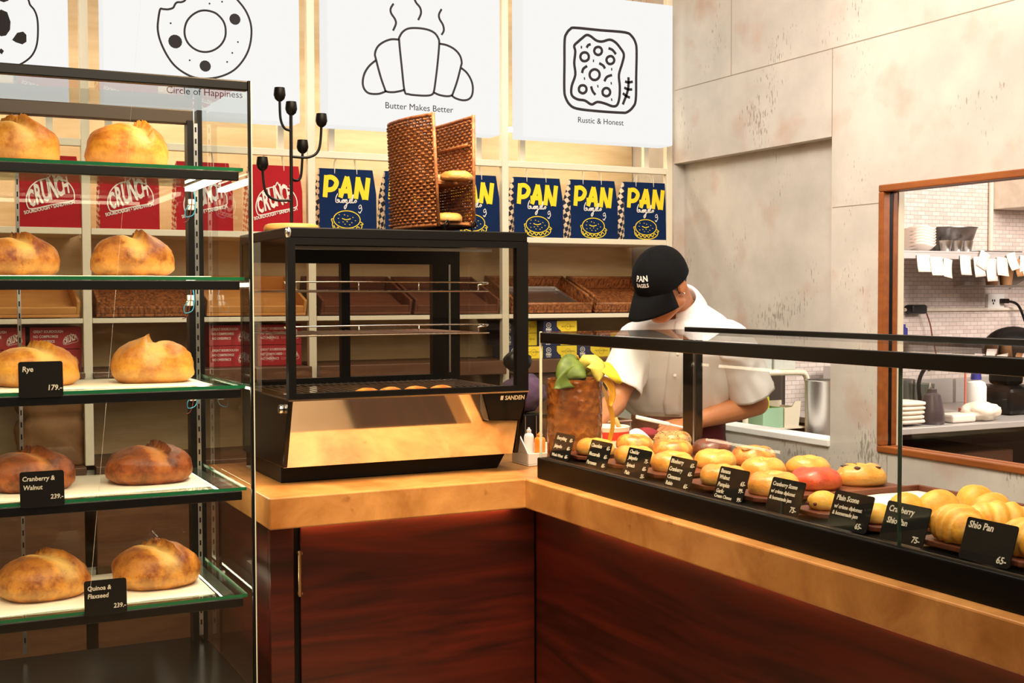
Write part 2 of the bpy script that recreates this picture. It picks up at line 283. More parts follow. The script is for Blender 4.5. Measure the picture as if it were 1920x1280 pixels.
# ---------------------------------------------------------------- mesh builder
def wl(o):
    v = Vector((0, 0, 0))
    while o is not None: v += o.location; o = o.parent
    return v
class MB:
    def __init__(s): s.v = []; s.f = []; s.mi = []; s.k = {}; s.cur = 0
    def add(s, vs, fs):
        n = len(s.v); s.v += [Vector(x) for x in vs]; s.f += [tuple(i+n for i in f) for f in fs]; s.mi += [s.cur]*len(fs); return s
    def box(s, x0, x1, y0, y1, z0, z1, mtx=None):
        vs = [Vector((x, y, z)) for z in (z0, z1) for y in (y0, y1) for x in (x0, x1)]
        if mtx is not None: vs = [mtx @ q for q in vs]
        return s.add(vs, [(0,2,3,1),(4,5,7,6),(0,1,5,4),(1,3,7,5),(3,2,6,7),(2,0,4,6)])
    def cyl(s, p0, p1, r0, r1=None, n=16, cap=True):
        r1 = r0 if r1 is None else r1; p0 = Vector(p0); p1 = Vector(p1); d = (p1-p0).normalized()
        a = d.orthogonal().normalized(); b = d.cross(a); vs = []
        for p, r in ((p0, r0), (p1, r1)):
            vs += [p+(a*math.cos(2*PI*i/n)+b*math.sin(2*PI*i/n))*r for i in range(n)]
        fs = [(i, (i+1) % n, n+(i+1) % n, n+i) for i in range(n)]
        if cap: fs += [tuple(range(n-1, -1, -1)), tuple(range(n, 2*n))]
        return s.add(vs, fs)
    def tube(s, pts, r, n=8, closed=False, flat=None, cap=True):
        P = [Vector(p) for p in pts]; N = len(P); rs = r if isinstance(r, (list, tuple)) else [r]*N
        vs = []; up = None
        for i in range(N):
            if closed: d = P[(i+1) % N]-P[i-1]
            else: d = P[min(i+1, N-1)]-P[max(i-1, 0)]
            if d.length < 1e-9: d = Vector((0, 0, 1))
            d.normalize()
            if up is None: up = d.orthogonal().normalized()
            up = (up-d*up.dot(d))
            if up.length < 1e-6: up = d.orthogonal()
            up.normalize(); b = d.cross(up)
            vs += [P[i]+(up*math.cos(2*PI*j/n)+b*math.sin(2*PI*j/n))*rs[i] for j in range(n)]
        fs = []
        for i in range(N if closed else N-1):
            a, c = i*n, ((i+1) % N)*n
            fs += [(a+j, a+(j+1) % n, c+(j+1) % n, c+j) for j in range(n)]
        if not closed and cap: fs += [tuple(range(n-1, -1, -1)), tuple((N-1)*n+j for j in range(n))]
        return s.add(vs, fs)
    def lathe(s, prof, c=(0, 0, 0), n=32, cap=True, mtx=None):
        c = Vector(c); vs = []; fs = []
        for r, z in prof:
            for i in range(n):
                q = Vector((r*math.cos(2*PI*i/n), r*math.sin(2*PI*i/n), z))
                vs.append((mtx @ q if mtx is not None else q)+c)
        for k in range(len(prof)-1):
            fs += [(k*n+i, k*n+(i+1) % n, (k+1)*n+(i+1) % n, (k+1)*n+i) for i in range(n)]
        if cap: fs += [tuple(range(n-1, -1, -1)), tuple((len(prof)-1)*n+i for i in range(n))]
        return s.add(vs, fs)
    def ball(s, c, r, n=20, m=12, mtx=None, fn=None):
        r = (r, r, r) if not isinstance(r, (tuple, list)) else r; c = Vector(c); vs = []; fs = []
        for j in range(m+1):
            th = PI*j/m
            for i in range(n):
                ph = 2*PI*i/n; q = Vector((math.sin(th)*math.cos(ph), math.sin(th)*math.sin(ph), math.cos(th)))
                if fn: q = fn(q)
                q = Vector((q.x*r[0], q.y*r[1], q.z*r[2])); vs.append((mtx @ q if mtx is not None else q)+c)
        for j in range(m):
            fs += [(j*n+i, (j+1)*n+i, (j+1)*n+(i+1) % n, j*n+(i+1) % n) for i in range(n)]
        return s.add(vs, fs)
    def prism(s, poly, o, u, v, h):
        """poly in (a,b): point o + a*u + b*v, extruded by vector h"""
        o, u, v, h = Vector(o), Vector(u), Vector(v), Vector(h); n = len(poly)
        vs = [o+u*a+v*b for a, b in poly]; vs += [q+h for q in vs]
        fs = [tuple(range(n-1, -1, -1)), tuple(range(n, 2*n))]+[(i, (i+1) % n, n+(i+1) % n, n+i) for i in range(n)]
        return s.add(vs, fs)
    def ribbon(s, pts, w, o, u, v, h, closed=False):
        """flat stroke of width w through 2-D points, extruded by h"""
        P = [Vector((p[0], p[1])) for p in pts]; N = len(P); o, u, v, h = Vector(o), Vector(u), Vector(v), Vector(h); L = []; R = []
        for i in range(N):
            d = (P[(i+1) % N]-P[i-1]) if closed else (P[min(i+1, N-1)]-P[max(i-1, 0)])
            if d.length < 1e-9: d = Vector((1, 0))
            d.normalize(); nrm = Vector((-d.y, d.x))*w/2; L.append(P[i]+nrm); R.append(P[i]-nrm)
        vs = []
        for a in L+R: vs.append(o+u*a.x+v*a.y)
        vs += [q+h for q in vs]; fs = []; T = 2*N
        for i in range(N if closed else N-1):
            j = (i+1) % N
            fs += [(i, j, N+j, N+i), (T+i, T+N+i, T+N+j, T+j), (i, T+i, T+j, j), (N+i, N+j, T+N+j, T+N+i)]
        if not closed: fs += [(0, N, T+N, T), (N-1, T+N-1, T+2*N-1, 2*N-1)]
        return s.add(vs, fs)
    def grid(s, fn, nu, nv, closeu=False):
        vs = [fn(i/(nu if closeu else nu-1), j/(nv-1)) for j in range(nv) for i in range(nu)]; fs = []
        for j in range(nv-1):
            for i in range(nu if closeu else nu-1):
                i2 = (i+1) % nu; fs.append((j*nu+i, j*nu+i2, (j+1)*nu+i2, (j+1)*nu+i))
        return s.add(vs, fs)
    def build(s, name, m, parent=None, bevel=0, smooth=False, seg=2, sub=0, solid=0, mods=None, attr=None, angle=40):
        me = bpy.data.meshes.new(name); off = wl(parent) if parent is not None else None
        if off is None:
            xs = [q.x for q in s.v]; ys = [q.y for q in s.v]; zs = [q.z for q in s.v]
            off = Vector(((min(xs)+max(xs))/2, (min(ys)+max(ys))/2, min(zs)))
        me.from_pydata([q-off for q in s.v], [], s.f)
        bm = bmesh.new(); bm.from_mesh(me); bmesh.ops.recalc_face_normals(bm, faces=bm.faces); bm.to_mesh(me); bm.free()
        for x in (m if isinstance(m, (list, tuple)) else [m]): me.materials.append(M[x] if isinstance(x, str) else x)
        if len(set(s.mi)) > 1:
            for p, i in zip(me.polygons, s.mi): p.material_index = i
        if smooth:
            me.polygons.foreach_set('use_smooth', [True]*len(me.polygons))
            if smooth == 'auto': me.set_sharp_from_angle(angle=math.radians(angle))
        if attr is not None:
            a = me.attributes.new('crust', 'FLOAT', 'POINT'); a.data.foreach_set('value', attr)
        o = bpy.data.objects.new(name, me); COL.objects.link(o)
        if parent is not None: o.parent = parent
        else: o.location = off
        if solid: q = o.modifiers.new('solid', 'SOLIDIFY'); q.thickness = solid; q.offset = 0
        if bevel: q = o.modifiers.new('bevel', 'BEVEL'); q.width = bevel; q.segments = seg; q.limit_method = 'ANGLE'; q.angle_limit = math.radians(40)
        if sub: q = o.modifiers.new('sub', 'SUBSURF'); q.levels = sub; q.render_levels = sub
        return o
def bake(o):
    """apply the modifiers of o"""
    dg = bpy.context.evaluated_depsgraph_get(); dg.update()
    me = bpy.data.meshes.new_from_object(o.evaluated_get(dg)); o.modifiers.clear(); old = o.data; me.name = old.name; o.data = me; return o
def tag(o, label, cat, group=None):
    o['label'] = label; o['category'] = cat
    if group: o['group'] = group
    return o
def thing(name, label, cat, loc=(0, 0, 0), group=None):
    o = bpy.data.objects.new(name, None); COL.objects.link(o); o.location = loc; o.empty_display_size = .05; return tag(o, label, cat, group)
def struct(o): o['kind'] = 'structure'; return o
def dup(o, loc=None, label=None, parent=None, rotz=None, scale=None):
    c = o.copy(); COL.objects.link(c)
    if parent is not None: c.parent = parent
    for ch in o.children: dup(ch, parent=c)
    if loc is not None: c.location = loc
    if rotz is not None: c.rotation_euler = (c.rotation_euler[0], c.rotation_euler[1], rotz)
    if scale is not None: c.scale = scale
    if label: c['label'] = label
    return c
def text(name, body, size, m, parent, o, u, v, align='CENTER', ext=.0006, bold=0, shear=0, xs=1.0, space=1.0, line=1.0):
    """flat lettering: baseline origin o, along unit u, up unit v (world), depth ext toward u x v"""
    cu = bpy.data.curves.new(name, 'FONT'); cu.body = body; cu.size = size; cu.align_x = align; cu.extrude = ext; cu.offset = bold; cu.shear = shear
    cu.space_character = space; cu.space_line = line; cu.resolution_u = 3
    t = bpy.data.objects.new(name, cu); COL.objects.link(t)
    dg = bpy.context.evaluated_depsgraph_get(); me = bpy.data.meshes.new_from_object(t.evaluated_get(dg)); bpy.data.objects.remove(t); bpy.data.curves.remove(cu)
    u, v = Vector(u).normalized(), Vector(v).normalized(); n = u.cross(v); off = wl(parent); o = Vector(o)
    for q in me.vertices:
        q.co = o+u*q.co.x*xs+v*q.co.y+n*q.co.z-off
    me.name = name; me.materials.clear(); me.materials.append(M[m] if isinstance(m, str) else m)
    ob = bpy.data.objects.new(name, me); COL.objects.link(ob); ob.parent = parent; return ob
def smoothline(pts, k=4, closed=False):
    P = [Vector((p[0], p[1])) for p in pts]; N = len(P); out = []
    for i in range(N if closed else N-1):
        p0 = P[i-1] if (closed or i > 0) else P[0]; p1 = P[i]; p2 = P[(i+1) % N]; p3 = P[(i+2) % N] if (closed or i+2 < N) else P[-1]
        for j in range(k):
            t = j/k
            out.append(.5*((2*p1)+(p2-p0)*t+(2*p0-5*p1+4*p2-p3)*t*t+(3*p1-p0-3*p2+p3)*t**3))
    if not closed: out.append(P[-1])
    return [(q.x, q.y) for q in out]
def circ(cx, cy, r, n=24, ry=None):
    ry = r if ry is None else ry
    return [(cx+r*math.cos(2*PI*i/n), cy+ry*math.sin(2*PI*i/n)) for i in range(n)]
def catmull3(pts, k=5):
    P = [Vector(p) for p in pts]; N = len(P); out = []
    for i in range(N-1):
        p0 = P[max(i-1, 0)]; p1 = P[i]; p2 = P[i+1]; p3 = P[min(i+2, N-1)]
        for j in range(k):
            t = j/k; out.append(.5*((2*p1)+(p2-p0)*t+(2*p0-5*p1+4*p2-p3)*t*t+(3*p1-p0-3*p2+p3)*t**3))
    out.append(P[-1]); return out
ART_cro = [(1,[(1.757,2.213),(1.746,2.304),(1.736,2.402),(1.739,2.421),(1.752,2.44),(1.775,2.454),(1.814,2.459),(1.854,2.457),(1.883,2.447),(1.899,2.428),(1.903,2.406),(1.896,2.331),(1.886,2.256),(1.879,2.218),(1.869,2.206),(1.845,2.201),(1.805,2.2),(1.773,2.202)]),(0,[(1.735,2.408),(1.703,2.406),(1.672,2.393),(1.648,2.373),(1.637,2.346),(1.642,2.321),(1.659,2.261),(1.675,2.218),(1.682,2.206),(1.71,2.205),(1.741,2.212),(1.756,2.218)]),(0,[(1.904,2.407),(1.935,2.404),(1.968,2.391),(1.991,2.369),(1.999,2.343),(1.995,2.324),(1.98,2.27),(1.963,2.224),(1.955,2.21),(1.934,2.205),(1.902,2.208),(1.879,2.216)]),(0,[(1.64,2.321),(1.613,2.297),(1.594,2.267),(1.587,2.234),(1.593,2.209),(1.612,2.194),(1.647,2.194),(1.671,2.202),(1.682,2.208)]),(0,[(1.997,2.32),(2.021,2.303),(2.04,2.275),(2.047,2.245),(2.042,2.214),(2.025,2.198),(2.0,2.194),(1.971,2.2),(1.955,2.21)]),(0,[(1.714,2.543),(1.702,2.523),(1.704,2.505),(1.719,2.485),(1.723,2.467),(1.711,2.44)]),(0,[(1.799,2.573),(1.807,2.556),(1.823,2.539),(1.827,2.517),(1.815,2.49)]),(0,[(1.914,2.542),(1.903,2.521),(1.905,2.503),(1.919,2.482),(1.923,2.46),(1.913,2.442)])]
ART_toa = [(1,[(2.512,2.525),(2.631,2.526),(2.752,2.528),(2.785,2.515),(2.804,2.488),(2.809,2.452),(2.807,2.348),(2.805,2.25),(2.79,2.217),(2.762,2.195),(2.733,2.191),(2.622,2.19),(2.521,2.194),(2.485,2.209),(2.465,2.239),(2.46,2.274),(2.461,2.376),(2.462,2.47),(2.471,2.498),(2.489,2.518)]),(1,[(2.565,2.5),(2.585,2.497),(2.612,2.482),(2.64,2.48),(2.677,2.491),(2.705,2.482),(2.729,2.46),(2.746,2.435),(2.738,2.398),(2.722,2.349),(2.726,2.301),(2.724,2.253),(2.713,2.222),(2.691,2.215),(2.654,2.224),(2.617,2.228),(2.589,2.216),(2.557,2.23),(2.521,2.233),(2.495,2.249),(2.495,2.285),(2.512,2.333),(2.507,2.38),(2.512,2.427),(2.507,2.451),(2.525,2.469),(2.544,2.485)]),(1,[(2.576,2.412),(2.574,2.402),(2.566,2.395),(2.556,2.392),(2.546,2.393),(2.539,2.399),(2.536,2.408),(2.539,2.418),(2.546,2.425),(2.556,2.428),(2.566,2.427),(2.574,2.42)]),(1,[(2.639,2.441),(2.637,2.433),(2.63,2.426),(2.621,2.423),(2.611,2.425),(2.605,2.43),(2.602,2.438),(2.605,2.447),(2.611,2.453),(2.621,2.456),(2.63,2.455),(2.637,2.449)]),(1,[(2.699,2.408),(2.696,2.399),(2.689,2.393),(2.68,2.39),(2.671,2.391),(2.664,2.397),(2.661,2.405),(2.664,2.414),(2.671,2.42),(2.68,2.423),(2.689,2.422),(2.696,2.416)]),(1,[(2.628,2.342),(2.625,2.331),(2.616,2.322),(2.604,2.318),(2.592,2.32),(2.583,2.328),(2.58,2.338),(2.583,2.349),(2.592,2.358),(2.604,2.362),(2.616,2.36),(2.625,2.353)]),(1,[(2.565,2.277),(2.563,2.269),(2.556,2.262),(2.547,2.259),(2.538,2.261),(2.531,2.266),(2.529,2.275),(2.531,2.283),(2.538,2.29),(2.547,2.292),(2.556,2.291),(2.563,2.285)]),(1,[(2.679,2.273),(2.677,2.265),(2.67,2.258),(2.66,2.255),(2.651,2.257),(2.644,2.262),(2.642,2.271),(2.644,2.279),(2.651,2.286),(2.66,2.289),(2.67,2.287),(2.677,2.281)]),(0,[(2.566,2.448),(2.573,2.459),(2.585,2.464)]),(0,[(2.671,2.455),(2.691,2.449),(2.707,2.433)]),(0,[(2.626,2.389),(2.645,2.381),(2.654,2.369)]),(0,[(2.544,2.342),(2.55,2.36),(2.568,2.373)]),(0,[(2.651,2.316),(2.663,2.335),(2.688,2.345)]),(0,[(2.587,2.291),(2.594,2.272),(2.608,2.257)]),(0,[(2.769,2.342),(2.766,2.288),(2.741,2.226)]),(0,[(2.752,2.323),(2.768,2.32),(2.79,2.325)]),(0,[(2.748,2.297),(2.766,2.291),(2.787,2.292)]),(0,[(2.741,2.273),(2.759,2.262),(2.776,2.257)]),(0,[(2.538,2.448),(2.544,2.448)]),(0,[(2.596,2.397),(2.601,2.397)]),(0,[(2.684,2.369),(2.689,2.369)]),(0,[(2.553,2.32),(2.558,2.321)]),(0,[(2.682,2.31),(2.687,2.311)]),(0,[(2.617,2.293),(2.622,2.294)]),(0,[(2.684,2.242),(2.689,2.243)])]
ART_don = [(1,[(0.836,2.434),(0.829,2.397),(0.827,2.362),(0.835,2.324),(0.855,2.28),(0.882,2.243),(0.917,2.218),(0.956,2.204),(1.002,2.204),(1.052,2.217),(1.096,2.242),(1.13,2.281),(1.152,2.326),(1.161,2.378),(1.157,2.421),(1.139,2.462),(1.11,2.496),(1.085,2.518),(1.034,2.538),(0.977,2.535),(0.938,2.506),(0.924,2.476),(0.91,2.467),(0.896,2.465),(0.888,2.457),(0.881,2.444),(0.864,2.437),(0.846,2.436)]),(1,[(1.067,2.379),(1.065,2.359),(1.057,2.34),(1.045,2.324),(1.029,2.311),(1.011,2.302),(0.992,2.298),(0.973,2.299),(0.956,2.305),(0.941,2.315),(0.929,2.329),(0.922,2.346),(0.92,2.365),(0.923,2.385),(0.93,2.403),(0.942,2.419),(0.957,2.432),(0.975,2.442),(0.994,2.446),(1.013,2.445),(1.031,2.44),(1.046,2.429),(1.058,2.415),(1.065,2.398)])]
ART_dots = [(0.887,2.326,0.0242),(1.101,2.425,0.0202),(0.992,2.248,0.0202),(0.872,2.389,0.0032),(0.937,2.264,0.0032),(1.071,2.269,0.0032),(1.09,2.303,0.0032),(1.111,2.344,0.0032),(1.01,2.472,0.0032),(1.055,2.483,0.0032)]
ART_coo = [(1,[(0.397,2.429),(0.406,2.407),(0.419,2.391),(0.428,2.365),(0.43,2.325),(0.426,2.278),(0.413,2.243),(0.391,2.218),(0.359,2.198),(0.309,2.181),(0.247,2.19),(0.205,2.226),(0.182,2.283),(0.18,2.348),(0.202,2.409),(0.246,2.46),(0.301,2.482),(0.351,2.478)])]
ART_chips = [[(0.287,2.338),(0.296,2.366),(0.315,2.382),(0.334,2.375),(0.344,2.344),(0.342,2.317),(0.329,2.297),(0.314,2.293),(0.295,2.303)],[(0.348,2.284),(0.364,2.309),(0.383,2.315),(0.393,2.305),(0.393,2.282),(0.38,2.272),(0.36,2.277)],[(0.304,2.242),(0.313,2.253),(0.322,2.245),(0.315,2.233)],[(0.313,2.424),(0.338,2.43),(0.339,2.414),(0.324,2.407),(0.312,2.41)]]
def text_mb(mb, body, size, o, u, v, align='CENTER', ext=.0006, bold=0, shear=0, xs=1.0, space=1.0, line=1.0):
    cu = bpy.data.curves.new('t', 'FONT'); cu.body = body; cu.size = size; cu.align_x = align; cu.extrude = ext; cu.offset = bold*size; cu.shear = shear
    cu.space_character = space; cu.space_line = line; cu.resolution_u = 2
    t = bpy.data.objects.new('t', cu); COL.objects.link(t)
    me = bpy.data.meshes.new_from_object(t.evaluated_get(bpy.context.evaluated_depsgraph_get())); bpy.data.objects.remove(t); bpy.data.curves.remove(cu)
    u, v = Vector(u).normalized(), Vector(v).normalized(); n = u.cross(v); o = Vector(o)
    mb.add([o+u*q.co.x*xs+v*q.co.y+n*q.co.z for q in me.vertices], [tuple(p.vertices) for p in me.polygons]); bpy.data.meshes.remove(me); return mb
UX, UY, UZ = Vector((1,0,0)), Vector((0,1,0)), Vector((0,0,1))

# ================================================================ setting
struct(MB().box(-3.2, 7.2, -2.4, 6.0, -.1, 0).build('floor', 'floor'))
struct(MB().box(-3.2, 7.2, -2.4, 6.0, 3.3, 3.4).build('ceiling', 'ceil'))
struct(MB().box(-3.2, 3.06, 4.955, 5.05, 0, 3.3).build('wall_back', 'ply'))
struct(MB().box(-3.3, -3.2, -2.4, 5.05, 0, 3.3).build('wall_left', 'white'))
# concrete wall on x = 3.06 with a recessed panel, a pass-through and a kitchen window
b = MB()
b.box(3.06, 3.145, 4.588, 5.05, 0, 3.3)                # past the recess
b.box(3.06, 3.145, 3.557, 4.588, 2.0, 3.3)             # over the recess
b.box(3.114, 3.145, 3.557, 4.588, 1.2, 2.0)            # recessed panel above the pass-through
b.box(3.114, 3.145, 4.42, 4.588, .885, 1.2)
b.box(3.06, 3.145, 3.557, 4.588, 0, .862)
b.box(3.06, 3.145, 3.307, 3.557, 0, 3.3)               # pier
b.box(3.06, 3.145, 2.0, 3.307, 0, .872)                # under the window
b.box(3.06, 3.145, 2.0, 3.307, 1.802, 3.3)
b.box(3.06, 3.145, -2.4, 2.0, 0, 3.3)
struct(b.build('wall_right', 'concrete'))
# joints between the concrete sheets
b = MB()
b.box(3.0585, 3.0605, 2.2, 4.58, 2.318, 2.321); b.box(3.0585, 3.0605, 4.17, 4.173, 2.32, 3.0); b.box(3.0585, 3.0605, 3.555, 3.558, 2.0, 2.32); b.box(3.0585, 3.0605, 3.31, 3.55, 1.74, 1.742)
b.box(3.0585, 3.0605, 3.26, 3.262, 0, .87)
struct(b.build('trim_1', mat('concrete_joint', '#a2937e', .8)))
struct(MB().box(3.05, 3.16, 3.557, 4.42, .862, .886).build('trim_2', 'white', bevel=.003))   # ledge of the pass-through
# kitchen window
wn = struct(bpy.data.objects.new('window_1', None)); COL.objects.link(wn); wn.location = (3.06, 2.65, .872)
b = MB()
b.box(3.052, 3.085, 2.0, 3.307, .872, .895); b.box(3.052, 3.085, 2.0, 3.307, 1.778, 1.802); b.box(3.052, 3.085, 3.283, 3.307, .895, 1.778)
b.box(3.10, 3.125, 2.0, 3.307, .872, .895); b.box(3.10, 3.125, 2.0, 3.307, 1.778, 1.802); b.box(3.10, 3.125, 3.285, 3.307, .895, 1.778)
b.build('window_frame', mat('window_wood', '#a05a26', .4, col2='#8a4a1e', scale=5, stretch=(6, 1, 6)), wn, bevel=.004)
MB().box(3.085, 3.10, 3.285, 3.307, .895, 1.778).box(3.085, 3.10, 2.0, 3.285, 1.778, 1.802).build('gasket', 'black', wn)
MB().box(3.125, 3.15, 3.283, 3.307, .872, 1.802).build('inner_jamb', 'cream', wn)
MB().add([(3.092, 2.0, .895), (3.092, 3.285, .895), (3.092, 3.285, 1.778), (3.092, 2.0, 1.778)], [(0, 1, 2, 3)]).build('pane', glass('window_glass', (.97, .96, .95, 1), .6), wn)
# kitchen shell
struct(MB().box(3.145, 7.2, 4.75, 4.85, 0, 3.3).build('wall_kitchen_back', 'tile'))
struct(MB().box(7.1, 7.2, -2.4, 4.75, 0, 3.3).build('wall_kitchen_right', 'tile'))

# ================================================================ lattice shelving against the back wall
posts = (-.235, .59, 1.415, 2.24, 3.045)
t = thing('wall_shelving', 'cream steel lattice shelving with plywood back along the rear wall', 'shelving', (1.4, 4.75, 0))
MB().box(-.9, 3.055, 4.93, 4.954, 0, 3.25).build('back_panel', 'ply', t)
for x in posts:
    MB().box(x-.015, x+.015, 4.6, 4.63, .82, 3.25).build('post', 'cream', t, bevel=.002)
for a, c in zip(posts[:-1], posts[1:]):
    MB().box(a+.015, c-.015, 4.602, 4.628, 1.953, 1.979).build('rail', 'cream', t, bevel=.002)
    MB().box(a+.016, c-.016, 4.6, 4.93, 1.642, 1.665).build('shelf', 'cream', t, bevel=.002)
    MB().box(a+.016, c-.016, 4.6, 4.93, 1.327, 1.345).build('shelf', 'cream', t, bevel=.002)
    MB().box(a+.016, c-.016, 4.56, 4.93, 1.10, 1.155).build('ledge', 'ledge', t, bevel=.003)
    MB().box(a+.016, c-.016, 4.56, 4.93, .78, .82).build('ledge', 'ledge', t, bevel=.003)
    for x in (a+.07, c-.13): MB().box(x, x+.024, 4.604, 4.626, 1.979, 2.12).build('box_bracket', 'cream', t)
    MB().box(a+.08, c-.11, 4.72, 4.745, 2.118, 2.135).build('light_strip', 'ledw', t)
    MB().box(a+.02, c-.02, 4.60, 4.93, 0, .78).build('base_cabinet', 'ledge', t, bevel=.003)
MB().box(2.26, 3.02, 4.585, 4.60, .83, 1.095).build('cabinet_front', 'ledge', t)

# ---- light boxes
ART_HERE = 0
def lightbox(x0, x1, label):
    t = thing('light_box', label, 'sign', ((x0+x1)/2, 4.55, 2.065), 'light box signs over the shelves')
    MB().box(x0, x1, 4.503, 4.60, 2.065, 2.665).build('housing', glow('lit_acrylic_side', (1, .985, .95, 1), .665), t, bevel=.004)
    MB().box(x0+.002, x1-.002, 4.498, 4.503, 2.067, 2.663).build('face_panel', glow('lit_acrylic_face', (1, .99, .965, 1), .70), t)
    return t
O0, EXT = Vector((0, 4.498, 0)), Vector((0, -.0015, 0))
def art(t, strokes, wd, name='line_drawing', extra=None):
    b = MB()
    for c, p in strokes: b.ribbon(smoothline(p, 4, bool(c)), wd, O0, UX, UZ, EXT, bool(c))
    for e in (extra or []): b.prism(e, O0, UX, UZ, EXT)
    b.build(name, 'ink', t)
LB = [lightbox(-.175, .528, 'white light box with a cookie drawing, far left of the row'),
      lightbox(.641, 1.342, 'white light box with a bitten doughnut drawing, Circle of Happiness'),
      lightbox(1.449, 2.168, 'white light box with a croissant drawing, Butter Makes Better'),
      lightbox(2.27, 2.993, 'white light box with a topped toast drawing, Rustic & Honest')]
art(LB[0], ART_coo, .006, extra=ART_chips)
art(LB[1], ART_don, .007, extra=[circ(x, z, r, 14) for x, z, r in ART_dots])
art(LB[2], ART_cro, .008)
art(LB[3], ART_toa, .011)
text('caption', 'Circle of Happiness', .0345, 'ink', LB[1], (.99, 4.498, 2.143), UX, UZ, bold=.0)
text('caption', 'Butter Makes Better', .0345, 'ink', LB[2], (1.819, 4.498, 2.142), UX, UZ, bold=.0)
text('caption', 'Rustic & Honest', .0335, 'ink', LB[3], (2.634, 4.498, 2.138), UX, UZ, bold=.0)

# ================================================================ paper carrier bags
def bag_body(t, W, H, D, front, gus):
    b = MB(); dt = .016; tw = .012
    # front / back / sides; the top is pressed flat
    F = [(0, 0, 0), (W, 0, 0), (W, .004, H*.62), (W-tw, .012, H), (0.004, .012, H), (0, .004, H*.62)]
    Bk = [(0, D, 0), (W, D, 0), (W, D*.75, H*.62), (W-tw, .012+dt, H), (.004, .012+dt, H), (0, D*.75, H*.62)]
    n = 6; b.add(F+Bk, [(0, 1, 2, 5), (5, 2, 3, 4), (6, 11, 8, 7), (11, 10, 9, 8)])
    b.add(F[:2]+Bk[:2], [(0, 1, 3, 2)])
    b.cur = 1
    for s, i0, i1, i2 in ((1, 0, 5, 4), (-1, 1, 2, 3)):
        md = lambda i, q: tuple((Vector(F[i])+Vector(Bk[i]))/2+Vector((s*q, 0, 0)))
        b.add([F[i0], md(i0, .004), Bk[i0], F[i1], md(i1, .02), Bk[i1], F[i2], md(i2, .012), Bk[i2]], [(0, 1, 4, 3), (1, 2, 5, 4), (3, 4, 7, 6), (4, 5, 8, 7)])
    return b.build('bag_body', [front, gus], t)
def handles(t, W, H):
    for y in (.012, .027):
        MB().tube(catmull3([(W*.28, y, H-.03), (W*.29, y, H+.02), (W*.36, y, H+.05), (W*.6, y, H+.05), (W*.66, y, H+.02), (W*.67, y, H-.03)], 5), .0018, 6).build('handle', 'cream', t, smooth=True)
def bag_pan(label):
    W, H = .232, .25; t = thing('paper_bag', label, 'paper bag', (0, 0, 0), 'navy carrier bags on the upper shelf')
    bag_body(t, W, H, .10, 'navy', 'checkn'); handles(t, W, H)
    mp = lambda P: [((x-362)/920*W, (1194-y)/964*H) for x, y in P]
    px1 = W/920; h = Vector((0, -.001, 0)); o = Vector((0, .004, 0)); vz = Vector((0, .032, 1)); o2 = Vector((0, -.0005, 0))
    b = MB(); kk = 0
    for P in ([(482, 335), (452, 662)], [(470, 372), (560, 362), (622, 400), (640, 450), (600, 522), (540, 548), (478, 548)], [(812, 345), (695, 660)], [(808, 345), (838, 480), (858, 668)], [(670, 560), (850, 560)],
              [(990, 345), (945, 672)], [(980, 350), (1020, 480), (1088, 675)], [(1152, 350), (1108, 682)]):
        kk += 1; b.ribbon(smoothline(mp(P), 4), 74*px1, o2, UX, vz, h*(1+.25*kk))
    b.build('lettering', 'yellow', t)
    b = MB(); b.ribbon(smoothline(mp([(655,600),(625,660),(622,725),(650,735),(680,715),(665,690),(645,700),(700,735),(735,715),(760,690),(725,700),(715,725),(750,735),(770,695),(800,690),(770,720),(795,735),(805,700),(790,790),(765,830),(755,800),(790,760),(840,725),(870,690),(850,680),(840,720),(870,735),(900,640),(905,610),(885,650),(880,720),(905,735),(940,690),(955,710),(930,735)]), 3), 12*px1, o2, UX, vz, h*3.6)
    b.ribbon(smoothline(mp([(990,790),(1020,760),(1035,790),(1010,820),(990,800)]), 3), 10*px1, o2, UX, vz, h); b.ribbon(smoothline(mp([(1035,790),(1040,840),(1000,885)]), 3), 10*px1, o2, UX, vz, h); b.ribbon(mp([(985,862),(1000,885),(1025,880)]), 10*px1, o2, UX, vz, h)
    b.build('script', 'wprint', t)
    b = MB(); wd = 13*px1
    b.ribbon(mp(circ(797, 985, 215, 28, 130)), wd, o2, UX, vz, h, True)
    for P in ([(720, 970), (785, 990), (858, 972)], [(590, 985), (548, 985), (572, 1050)], [(1012, 1015), (1060, 1050), (1012, 1062)], [(560, 1050), (575, 1110), (640, 1160), (740, 1182), (850, 1182), (960, 1160), (1030, 1110), (1040, 1060)],
              [(585, 1075), (620, 1135), (650, 1100), (690, 1150), (730, 1120), (770, 1160), (810, 1125), (850, 1158), (890, 1115), (930, 1145), (965, 1090), (1000, 1110)]):
        b.ribbon(smoothline(mp(P), 3), wd, o2, UX, vz, h)
    for x, y in ((675, 915), (760, 915), (812, 930), (895, 950), (660, 970), (735, 1022), (800, 1015), (875, 1030), (670, 1030), (765, 1055), (840, 1060), (935, 998)): b.ribbon(mp([(x-9, y), (x+9, y+4)]), 9*px1, o2, UX, vz, h)
    b.build('bagel_drawing', 'yellow', t)
    return t
